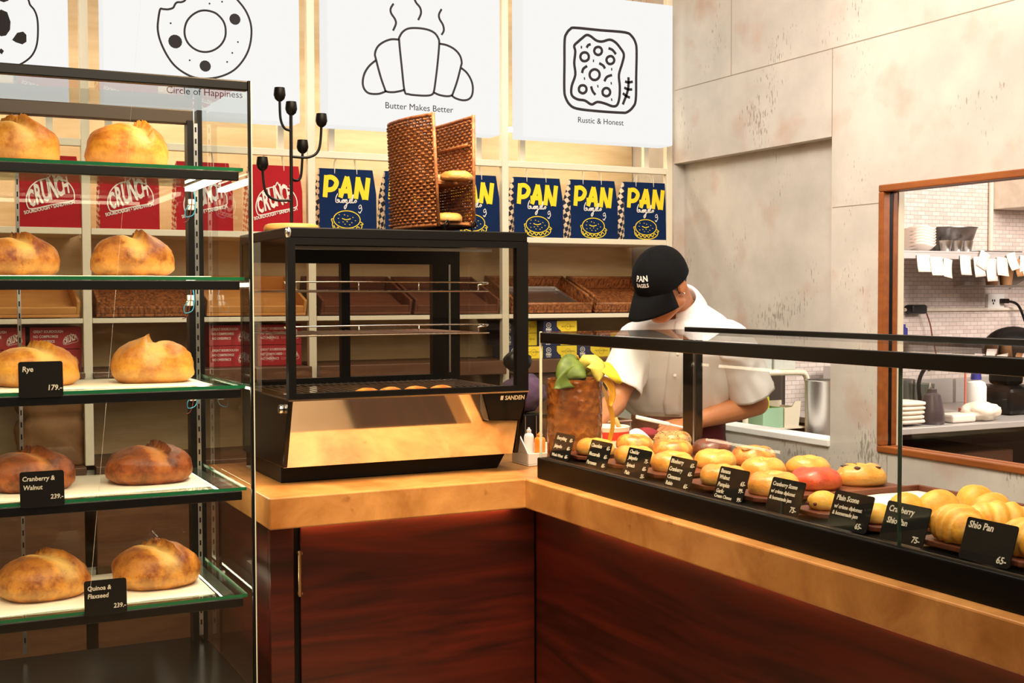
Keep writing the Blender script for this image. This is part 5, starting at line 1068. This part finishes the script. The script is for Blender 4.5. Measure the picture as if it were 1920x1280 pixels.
# cap
D0 = hp(0, -.004, .012)
def dome(u, v):
    a = 2*PI*u; el = PI/2*(1-v)-.22*v; f = 1-.012*abs(math.cos(3*a))**12
    ce = math.cos(max(el, 0))
    return D0+HM @ Vector((.0875*ce*math.cos(a)*f, .106*ce*math.sin(a)*f, .102*math.sin(el)*f))
capo = MB().grid(dome, 72, 22, True).build('cap', 'cap', man, smooth=True, solid=.003)
def bill(u, v):
    s = u*2-1; a = s*1.12; x = .086*math.sin(a); y = .104*math.cos(a)
    out = .088*max(0, 1-s*s)**.75; x2 = x*(1+.03*v); return D0+HM @ Vector((x2, y+out*v-.006, -.014-.030*(s*s)*v-.036*v*v-.014*v))
MB().grid(bill, 33, 12).build('cap_bill', 'cap', capo, smooth=True, solid=.004)
MB().ball(dome(0, 0), (.008, .008, .005), 14, 8, HM).build('cap_button', 'cap', capo, smooth=True)
b = MB(); text_mb(b, 'PAN', .027, (0, .012, 0), UX, UY, 'CENTER', .0004, .03, xs=1.1); text_mb(b, 'BAGELS', .018, (0, -.008, 0), UX, UY, 'CENTER', .0004, .025, xs=.9)
vv = []
for q in b.v:
    a = PI/2-(q.x+.016)/.098; el = .30+q.y/.1; f = 1.018+q.z; vv.append(D0+HM @ Vector((-.0875*math.cos(el)*math.cos(PI-a)*f*-1*-1, .106*math.cos(el)*math.sin(a)*f, .102*math.sin(el)*f)))
b.v = vv; b.build('cap_lettering', 'wprint', capo)
# shirt
secs = [(2.578, 3.835, .982, .170, .116), (2.575, 3.835, 1.0, .187, .132), (2.568, 3.825, 1.03, .197, .140), (2.558, 3.80, 1.07, .196, .138), (2.54, 3.76, 1.14, .198, .138), (2.522, 3.72, 1.21, .202, .132), (2.51, 3.695, 1.265, .20, .115), (2.505, 3.682, 1.305, .178, .10), (2.500, 3.682, 1.35, .13, .085), (2.490, 3.688, 1.388, .080, .066), (2.488, 3.690, 1.400, .066, .060)]
def lofter(secs, fold, seed):
    def fn(u, v):
        k = v*(len(secs)-1); i = min(int(k), len(secs)-2); f = k-i; f = f*f*(3-2*f)*.4+f*.6
        s = [p+(q-p)*f for p, q in zip(secs[i], secs[i+1])]; a = 2*PI*u; ca, sa = math.cos(a), math.sin(a); e = .82
        ca = math.copysign(abs(ca)**e, ca); sa = math.copysign(abs(sa)**e, sa)
        lw = max(0, min(1, (1.18-s[2])/.2)); n1 = noise.noise(Vector((ca*2.2+seed, sa*2.2, s[2]*6)))*fold*.8+fold*(.4+.9*lw)*abs(noise.noise(Vector((ca*4+s[2]*9, sa*4, s[2]*5+seed))))
        return Vector((s[0], s[1], s[2]-max(0, s[2]-1.32)*.75*max(0, sa-.35*ca)))+Ld*ca*(s[3]+n1)+Fd*sa*(s[4]+n1)
    return fn
sh = MB().grid(lofter(secs, .013, 2), 90, 64, True).build('shirt', 'shirt', man, smooth=True, solid=.003)
def sleeve(pts, rs, nm, seed):
    C_ = catmull3(pts, 7); n = len(C_); b = MB(); up = Vector((0, 0, 1))
    def fn(u, v):
        i = min(int(v*(n-1)), n-2); f = v*(n-1)-i; p = C_[i].lerp(C_[i+1], f); d = (C_[i+1]-C_[i]).normalized(); s = d.cross(up).normalized(); t = s.cross(d)
        k = v*(len(rs)-1); j = min(int(k), len(rs)-2); r = rs[j]+(rs[j+1]-rs[j])*(k-j); a = 2*PI*u
        r += .006*noise.noise(Vector((math.cos(a)*2+seed, math.sin(a)*2, v*5)))+.008*abs(noise.noise(Vector((math.cos(a)*2.5+v*3, math.sin(a)*2.5+seed, v*4))))
        return p+(s*math.cos(a)+t*math.sin(a)*1.02)*r
    return b.grid(fn, 48, 26, True).build(nm, 'shirt', sh, smooth=True, solid=.003)
sleeve([SL+Vector((-.06, .04, .02)), SL+Vector((.0, .0, .0)), SL.lerp(EL, .4)+Vector((.004, 0, .01)), SL.lerp(EL, .80)], [.055, .074, .077, .082], 'sleeve', 1)
sleeve([SR+Vector((.06, -.04, .02)), SR+Vector((0, 0, 0)), SR.lerp(ER, .4)+Vector((-.004, 0, .008)), SR.lerp(ER, .80)], [.055, .076, .075, .074], 'sleeve', 5)
# collar: a stand that folds over, open at the throat
ax = (hp(0, -.035, -.075)-nb).normalized(); ax = (ax+Vector((0, 0, .85))).normalized(); cx = Ld.copy(); cx = (cx-ax*cx.dot(ax)).normalized(); cy = ax.cross(cx); cy = cy if cy.dot(Fd) > 0 else -cy
def collar(u, v):
    a = PI/2+1.2+(2*PI-1.15)*u; ft = math.sin(a)*.5+.5
    if v < .4: t = v/.4; r = .060; h = -.022+.050*t-.010*ft*t-.030*ft
    else: t = (v-.4)/.6; r = .062+(.018+.026*ft)*t**.65; h = .030-.040*ft-(.040+.028*ft)*t
    return nb+ax*h+Vector((-.004, -.002, .016))+cx*math.cos(a)*r*1.05+cy*math.sin(a)*r
MB().grid(collar, 52, 16).build('collar', 'shirt', sh, smooth=True, solid=.005)
lf = lofter(secs, .013, 2)
MB().grid(lambda u, v: lf(.235+.03*u, .04+.80*v)+Fd*.0045, 5, 40).build('placket', 'shirt', sh, smooth=True, solid=.002)
for v in (.40, .52, .64, .76): p = lf(.25, v)+Fd*.004; MB().lathe([(0, 0), (.0055, 0), (.0055, .002), (0, .0025)], p+Fd*.0022, 14, False, Matrix((Ld, UZ, Fd)).transposed()).build('shirt_button', 'white', sh)
tz = [(2.60, 3.86, .45, .175, .125), (2.595, 3.855, .62, .18, .13), (2.585, 3.845, .80, .178, .128), (2.58, 3.838, .93, .170, .120), (2.577, 3.836, .99, .168, .117)]
MB().grid(lofter(tz, .005, 7), 56, 24, True).build('apron', 'maroon', man, smooth=True, solid=.003)
for h, k, a in zip(hip, knee, ank): MB().tube([h+Vector((0, 0, -.1)), k, a+Vector((0, 0, .02))], [.10, .078, .06], 20).build('trouser_leg', 'cap', man, smooth=True)
for a in ank: MB().ball(a+Fd*.06+Vector((0, 0, -.038)), (.05, .05, .04), 18, 12).tube([a+Vector((0, 0, -.035)), a+Fd*.16+Vector((0, 0, -.045))], [.046, .038], 14).build('shoe', 'black', man, smooth=True)
sp = thing('spatula', 'white plastic spatula held in the man\'s hand', 'utensil', (2.33, 3.60, .96))
MB().box(-.06, .06, -.014, .014, -.006, .006, Matrix.Translation((2.315, 3.60, .99)) @ Matrix.Rotation(-.45, 4, 'Z') @ Matrix.Rotation(.22, 4, 'Y')).build('handle', 'white', sp, bevel=.003)
MB().box(.06, .11, -.02, .02, -.002, .002, Matrix.Translation((2.315, 3.60, .99)) @ Matrix.Rotation(-.45, 4, 'Z') @ Matrix.Rotation(.22, 4, 'Y')).build('blade', 'white', sp, bevel=.001)
b = MB().ball((2.29, 3.60, .945), (.045, .035, .022), 22, 14, fn=lambda q: q*(1+.2*noise.noise(q*2.5)))
tag(b.build('cloth', mat('raspberry_cloth', '#8a1430', .9), smooth=True), 'raspberry-coloured cloth lying under the white spatula', 'cloth')
# ================================================================ kitchen seen through the window
def bx_thing(name, label, cat, q, m, part='body', bevel=.003, group=None):
    return tag(MB().box(*q).build(name, m, bevel=bevel), label, cat, group)
ks = thing('kitchen_shelf', 'steel wall shelf in the kitchen carrying plates and bowls', 'shelf', (4.7, 4.5, 1.6))
MB().box(3.35, 6.2, 4.35, 4.72, 1.618, 1.628).box(3.35, 6.2, 4.35, 4.358, 1.590, 1.618).build('shelf_board', 'satin', ks, bevel=.002)
for x in (3.9, 5.3): MB().prism([(4.40, 1.617), (4.745, 1.617), (4.745, 1.45)], (x, 0, 0), UY, UZ, (.006, 0, 0)).build('bracket', 'steel', ks)
zz = 1.629
for i in range(6):
    b = MB(); z = zz+i*.0175; x0, x1, y0, y1 = 4.125+.002*(i % 2), 4.305, 4.40, 4.56
    b.add([(x0+.03, y0+.03, z), (x1-.03, y0+.03, z), (x1-.03, y1-.03, z), (x0+.03, y1-.03, z), (x0, y0, z+.017), (x1, y0, z+.017), (x1, y1, z+.017), (x0, y1, z+.017), (x0+.006, y0+.006, z+.017), (x1-.006, y0+.006, z+.017), (x1-.006, y1-.006, z+.017), (x0+.006, y1-.006, z+.017), (x0+.032, y0+.032, z+.004), (x1-.032, y0+.032, z+.004), (x1-.032, y1-.032, z+.004), (x0+.032, y1-.032, z+.004)],
          [(0, 3, 2, 1), (0, 1, 5, 4), (1, 2, 6, 5), (2, 3, 7, 6), (3, 0, 4, 7), (4, 5, 9, 8), (5, 6, 10, 9), (6, 7, 11, 10), (7, 4, 8, 11), (8, 9, 13, 12), (9, 10, 14, 13), (10, 11, 15, 14), (11, 8, 12, 15), (12, 13, 14, 15)])
    tag(b.build('plate', 'ceramic', bevel=.001), 'white square plate, %s in the left stack on the kitchen shelf' % ('lowest', 'second from below', 'third from below', 'fourth from below', 'fifth from below', 'topmost')[i], 'plate', 'square plates on the kitchen shelf')
for i in range(7):
    z = zz+i*.0135
    def fn(u, v, z=z):
        a = 2*PI*u; r = .028+.048*v; return Vector((4.385+r*math.cos(a)*1.0, 4.47+r*math.sin(a), z+.036*v**1.6+.007*v*math.cos(3*a+.4)))
    b = MB().grid(fn, 36, 7, True); b.f.append(tuple(range(35, -1, -1))); b.mi.append(0)
    tag(b.build('wavy_bowl', 'ceramic', smooth=True, solid=.003), 'white wavy-rimmed bowl, %s in the stack beside the square plates' % ('lowest', 'second from below', 'third from below', 'middle', 'fifth from below', 'second from the top', 'topmost')[i], 'bowl', 'wavy bowls on the kitchen shelf')
j = thing('jar', 'small jar with black lid on top of the square plates', 'jar', (4.195, 4.48, 1.735))
MB().lathe([(0, 0), (.055, 0), (.058, .006), (.058, .032), (0, .032)], (4.195, 4.48, 1.7342), 28, False).build('jar_body', 'oak', j, smooth='auto')
MB().lathe([(0, 0), (.062, 0), (.062, .013), (.058, .016), (0, .016)], (4.195, 4.48, 1.767), 28, False).build('lid', 'black', j, smooth='auto')
b = MB(); b.lathe([(0, 0), (.05, .0), (.09, .02), (.128, .065), (.145, .118), (.149, .12), (.149, .124), (.142, .122), (.125, .07), (.088, .026), (.05, .006), (0, .006)], (4.655, 4.565, 1.6285), 44, False)
tag(b.build('mixing_bowl', 'dsteel', smooth='auto'), 'large steel mixing bowl on the kitchen shelf', 'bowl')
for i, (x, y) in enumerate(((4.485, 4.40), (4.552, 4.395), (4.62, 4.40))):
    tag(MB().lathe([(0, 0), (.022, 0), (.031, .05), (.0325, .052), (.029, .052), (.021, .004), (0, .004)], (x, y, 1.6285), 24, False).build('steel_cup', 'steel', smooth='auto'), 'small steel cup, %s of three in front of the mixing bowl' % ('left', 'middle', 'right')[i], 'cup', 'steel cups on the kitchen shelf')
tag(MB().lathe([(0, 0), (.024, 0), (.028, .07), (.026, .07), (.022, .004), (0, .004)], (4.50, 4.47, 1.6285), 24, False).build('drinking_glass', glass('tumbler_glass', (.85, .85, .85, 1)), smooth='auto'), 'clear glass between the wavy bowls and the mixing bowl', 'glass')
tag(MB().box(4.72, 5.0, 4.40, 4.62, 1.6285, 1.636).build('baking_sheet', 'dsteel', bevel=.002), 'flat dark sheet lying right of the mixing bowl', 'tray')
SL_ = [(1726.7, 478, 23, 31, 0, 'paper'), (1750, 482, 23, 33, 0, 'paper'), (1771, 485, 16, 34, .18, 'paper'), (1804.5, 478, 20, 36, .03, 'ceramic'), (1829, 480, 20, 37, -.08, 'ceramic'), (1842, 472, 19, 32, .45, 'paper'), (1853.5, 484, 20, 41, -.03, 'ceramic'), (1875, 481, 22, 34, .1, 'paper'), (1890, 473, 17, 31, -.25, 'paper'), (1905, 484, 13, 32, -.1, 'kraft'), (1916, 477, 12, 38, .1, 'ceramic')]
nth = ('first', 'second', 'third', 'fourth', 'fifth', 'sixth', 'seventh', 'eighth', 'ninth', 'tenth', 'eleventh')
for i, (px, py_, w_, h_, a, m) in enumerate(SL_):
    x = 4.128+(px-1681)*.00345; z = 1.63-(py_-470)*.00262; W, H = w_*.00345, h_*.00262; R = Matrix.Translation((x, 4.343-.0022*(i % 3), z)) @ Matrix.Rotation(a, 4, 'Y')
    b = MB().grid(lambda u, v: R @ Vector(((u-.5)*W, -.012*v*v*(1+.5*math.sin(i)), -v*H)), 4, 6); o = b.build('order_slip', m, smooth=True, solid=.0006)
    tag(o, '%s paper order slip from the left under the kitchen shelf' % nth[i], 'paper slip', 'order slips under the kitchen shelf')
for i, x in enumerate((4.955, 5.055)):
    tag(MB().lathe([(0, 0), (.028, 0), (.038, .085), (0, .085)], (x, 4.55, 1.47), 24, False).build('kraft_cup', 'kraft', smooth='auto'), 'brown paper cup %s behind the order slips' % ('left', 'right')[i], 'cup', 'paper cups behind the order slips')
    bpy.data.objects[-1] if False else None
tag(MB().box(4.90, 5.12, 4.48, 4.745, 1.458, 1.469).build('cup_shelf', 'steel'), 'short steel shelf under the brown paper cups', 'shelf')
struct(MB().cyl((5.145, 4.735, 1.63), (5.145, 4.735, 2.4), .012).cyl((4.55, 4.738, 1.345), (6.0, 4.738, 1.345), .009).build('trim_3', 'linen', smooth='auto'))
ot = thing('power_outlet', 'white wall outlet with a black plug on the kitchen tiles', 'outlet', (5.19, 4.74, 1.34))
MB().box(5.125, 5.245, 4.728, 4.749, 1.345, 1.425).build('plate', 'white', ot, bevel=.004)
b = MB()
for x, z in ((5.155, 1.39), (5.17, 1.39), (5.162, 1.375)): b.box(x-.003, x+.003, 4.726, 4.7285, z-.006, z+.006)
b.build('socket_holes', 'black', ot)
co = thing('power_cable', 'black power cable curving down from the wall outlet', 'cord', (5.23, 4.72, 1.36))
MB().box(5.205, 5.24, 4.69, 4.7275, 1.375, 1.40).build('plug', 'black', co, bevel=.004)
MB().tube(catmull3([(5.235, 4.70, 1.387), (5.29, 4.68, 1.365), (5.325, 4.66, 1.27), (5.335, 4.62, 1.15), (5.34, 4.55, 1.0)], 8), .007, 8).build('cable', 'black', co, smooth=True)
ad = thing('power_adapter', 'black power adapter with a thin dark lead on the kitchen wall', 'adapter', (4.61, 4.73, 1.3))
MB().box(4.56, 4.665, 4.69, 4.749, 1.325, 1.372).build('adapter_body', 'black', ad, bevel=.012)
MB().tube(catmull3([(4.66, 4.70, 1.335), (4.69, 4.70, 1.27), (4.71, 4.70, 1.19), (4.735, 4.68, 1.05)], 6), .004, 6).build('lead', 'redwire', ad, smooth=True)
hd = bx_thing('extractor_hood', 'pale extractor hood high at the right edge of the kitchen window', 'hood', (5.16, 5.9, 4.45, 4.745, 1.87, 2.25), 'linen')
# counter
kc = thing('kitchen_counter', 'steel kitchen worktop with a shelf underneath', 'counter', (4.6, 4.3, 0))
MB().box(3.70, 6.2, 3.90, 4.74, .835, .862).build('worktop', 'satin', kc, bevel=.003)
MB().box(3.70, 6.2, 3.98, 4.73, .30, .32).build('undershelf', 'dsteel', kc)
for x in (3.75, 4.55, 5.6):
    for y in (3.95, 4.70): MB().cyl((x, y, 0), (x, y, .835), .02).build('leg', 'steel', kc, smooth='auto')
MB().box(4.90, 5.24, 4.728, 4.745, .863, .985).box(4.55, 4.88, 4.728, 4.745, .863, .99).build('splash_plate', 'satin', kc)
MB().box(3.72, 6.2, 4.68, 4.70, .02, .83).build('back_panel', mat('dark_cabinet_wood', '#4a2c1c', .5), kc)  # dark sheet added so the view beneath the worktop stays dark
MB().box(3.9, 4.5, 4.0, 4.5, .55, .72).build('drawer_box', mat('dark_cabinet_wood', '#4a2c1c', .5), kc); MB().tube([(4.0, 3.985, .66), (4.0, 3.97, .665), (4.2, 3.97, .665), (4.2, 3.985, .66)], .005, 8).build('handle', 'steel', kc, smooth=True)
def towel(x0, x1, y0, y1, z, h, n, label):
    t = thing('folded_towels', label, 'towel', ((x0+x1)/2, (y0+y1)/2, z), 'towel stacks on the kitchen worktop'); b = MB(); cx, cy = (x0+x1)/2, (y0+y1)/2
    for k in range(n):
        b.ball((cx+.004*math.sin(5*k), cy, z+h*(k+.5)/n), ((x1-x0)/2, (y1-y0)/2, h/n*.62), 24, 10, fn=lambda q: Vector((math.copysign(abs(q.x)**.5, q.x), math.copysign(abs(q.y)**.5, q.y), math.copysign(abs(q.z)**.7, q.z)))*(1+.05*noise.noise(q*3+Vector((k, 0, 0)))))
    b.build('cloth', 'linen', t, smooth=True); return t
towel(3.735, 3.87, 4.12, 4.28, .872, .11, 4, 'left stack of folded white towels on the kitchen worktop'); towel(3.75, 3.925, 3.93, 4.09, .872, .095, 5, 'right stack of folded white towels on the kitchen worktop')
sq = thing('dark_bottle', 'smoky dark squeeze bottle beside the folded towels', 'bottle', (3.995, 3.99, .863))
MB().lathe([(0, 0), (.052, 0), (.056, .01), (.052, .06), (.036, .125), (.022, .135), (.021, .15), (0, .15)], (3.995, 3.99, .8635), 32, False).build('bottle_body', 'smoke', sq, smooth='auto'); MB().cyl((3.985, 3.99, 1.01), (3.965, 3.97, 1.045), .007, .003).build('nozzle', 'steel', sq)
wb_ = thing('white_bottle', 'white plastic bottle with blue cap on the kitchen worktop', 'bottle', (4.48, 4.2, .863))
MB().lathe([(0, 0), (.045, 0), (.047, .01), (.047, .13), (.04, .15), (.02, .16), (.02, .165), (0, .165)], (4.48, 4.2, .8635), 32, False).build('bottle_body', 'white', wb_, smooth='auto'); MB().lathe([(0, 0), (.025, 0), (.021, .04), (0, .04)], (4.48, 4.2, 1.027), 20, False).build('bottle_cap', 'bluecap', wb_, smooth='auto')
bx_thing('card_terminal', 'pale handheld terminal lying in front of the white bottle', 'terminal', (4.08, 4.22, 3.95, 4.05, .8635, .90), 'ceramic', bevel=.01)
b = MB().ball((4.30, 4.0, .900), (.10, .07, .045), 26, 16, fn=lambda q: q*(1+.22*noise.noise(q*2.6)+.08*noise.noise(q*7))); b.v = [Vector((q.x, q.y, max(q.z, .8635))) for q in b.v]
tag(b.build('rag_heap', 'linen', smooth=True), 'heap of crumpled white rags on the kitchen worktop', 'cloth')
tag(MB().cyl((4.36, 4.15, .90), (4.36, 4.15, 1.09), .005).lathe([(0, 0), (.03, 0), (.03, .04), (0, .04)], (4.36, 4.15, .8635), 20, False).build('pink_straw_cup', mat('pink_plastic', '#d07060', .5), smooth='auto'), 'thin pink straw standing behind the crumpled rags', 'straw')
mxr = thing('stand_mixer', 'black kitchen machine at the right edge of the window', 'appliance', (4.62, 4.2, .863))
MB().box(4.57, 4.86, 4.08, 4.36, .8635, .99).build('machine_base', 'black', mxr, bevel=.02); MB().ball((4.74, 4.22, 1.16), (.16, .12, .11), 26, 16).build('machine_head', 'black', mxr, smooth=True); MB().box(4.68, 4.80, 4.2, 4.32, .99, 1.12).build('neck', 'black', mxr, bevel=.02)
tag(MB().lathe([(0, 0), (.07, 0), (.075, .16), (.07, .16), (.065, .01), (0, .01)], (4.22, 4.42, .8635), 30, False).build('steel_container', 'steel', smooth='auto'), 'round steel container behind the folded towels', 'container')
bx_thing('steel_box', 'tall steel box at the left end of the kitchen worktop', 'container', (3.98, 4.16, 4.50, 4.68, .8635, 1.08), 'steel')
ld = thing('ladle_pitcher', 'clear pitcher with a dark ladle behind the squeeze bottle', 'pitcher', (4.24, 4.25, .863))
MB().lathe([(0, 0), (.05, 0), (.06, .15), (.057, .15), (.047, .006), (0, .006)], (4.20, 4.26, .8635), 28, False).build('pitcher_body', glass('pitcher_plastic', (.75, .78, .76, 1), .8), ld, smooth='auto'); MB().tube(catmull3([(4.18, 4.24, .90), (4.145, 4.22, 1.02), (4.165, 4.20, 1.09), (4.19, 4.20, 1.08)], 6), .009, 8).build('ladle', 'black', ld, smooth=True)
tag(MB().lathe([(0, 0), (.022, 0), (.022, .055), (.012, .06), (.012, .075), (0, .075)], (4.47, 4.66, 1.20), 18, False).build('blue_bottle', 'bluecap', smooth='auto'), 'small dark blue bottle at the left of the kitchen window', 'bottle')
bx_thing('wall_ledge', 'narrow steel ledge under the small blue bottle', 'shelf', (4.35, 4.60, 4.58, 4.745, 1.188, 1.1995), 'steel')

# ================================================================ seen through the pass-through
bx_thing('steel_cupboard', 'dark steel cupboard behind the trolley in the pass-through', 'cupboard', (3.20, 3.69, 4.60, 4.735, 0, 1.55), mat('dark_brown_steel', '#3b2f28', .4))
tl = thing('trolley', 'cream tubular trolley frame seen through the pass-through', 'trolley', (3.42, 4.35, 0))
MB().tube([(3.235, 4.30, .02)]+catmull3([(3.235, 4.30, 1.0), (3.24, 4.30, 1.06), (3.265, 4.30, 1.082), (3.52, 4.30, 1.082), (3.558, 4.30, 1.07), (3.573, 4.30, 1.03)], 5)+[(3.575, 4.30, .02)], .0125, 10).build('frame_tube', 'cream', tl, smooth=True)
MB().box(3.24, 3.57, 4.312, 4.55, .835, .842).build('deck', 'cream', tl); MB().box(3.24, 3.57, 4.312, 4.55, 1.084, 1.092).build('deck', 'cream', tl)
bn = thing('storage_bin', 'pale green open bin on the trolley', 'bin', (3.40, 4.36, .842)); b = MB()
b.box(3.34, 3.45, 4.315, 4.32, .8425, .93); b.box(3.34, 3.345, 4.32, 4.45, .8425, .93); b.box(3.445, 3.45, 4.32, 4.45, .8425, .93); b.box(3.345, 3.445, 4.445, 4.45, .8425, .93); b.box(3.345, 3.445, 4.32, 4.445, .8425, .848); b.build('bin_body', 'mint', bn)
bn2 = thing('magazine_bin', 'cream stepped bin beside the pale green one', 'bin', (3.505, 4.36, .842))
MB().prism([(3.457, .8425), (3.535, .8425), (3.548, .955), (3.515, .955), (3.498, .93), (3.457, .928)], (0, 4.315, 0), UX, UZ, (0, .005, 0)).box(3.457, 3.462, 4.32, 4.44, .8425, .93).box(3.535, 3.54, 4.32, 4.44, .8425, .93).box(3.457, 3.54, 4.44, 4.445, .8425, .95).box(3.462, 3.535, 4.32, 4.44, .8425, .848).build('bin_body', 'cream', bn2)
bottle((3.395, 4.39, .8485), .03, .19, 'lime', 'mint', 'yellow-green spray bottle standing in the pale green bin', 'spray_bottle')
for i, (x0, x1) in enumerate(((3.34, 3.40), (3.41, 3.53))): bx_thing('food_box', ('narrow', 'wide')[i]+' translucent food box on top of the trolley', 'box', (x0, x1, 4.33, 4.45, 1.0925, 1.175), mat('frosted_plastic', '#c9cdc6', .35), bevel=.006, group='food boxes on the trolley')
tag(MB().lathe([(0, 0), (.068, 0), (.074, .24), (.078, .245), (.071, .245), (.064, .01), (0, .01)], (3.285, 3.85, .84), 36, False).build('steel_bucket', 'steel', smooth='auto'), 'steel bucket right of the trolley in the pass-through', 'bucket')
bx_thing('steel_stand', 'steel stand carrying the bucket behind the pass-through', 'stand', (3.20, 3.37, 3.76, 3.94, 0, .8395), 'dsteel')
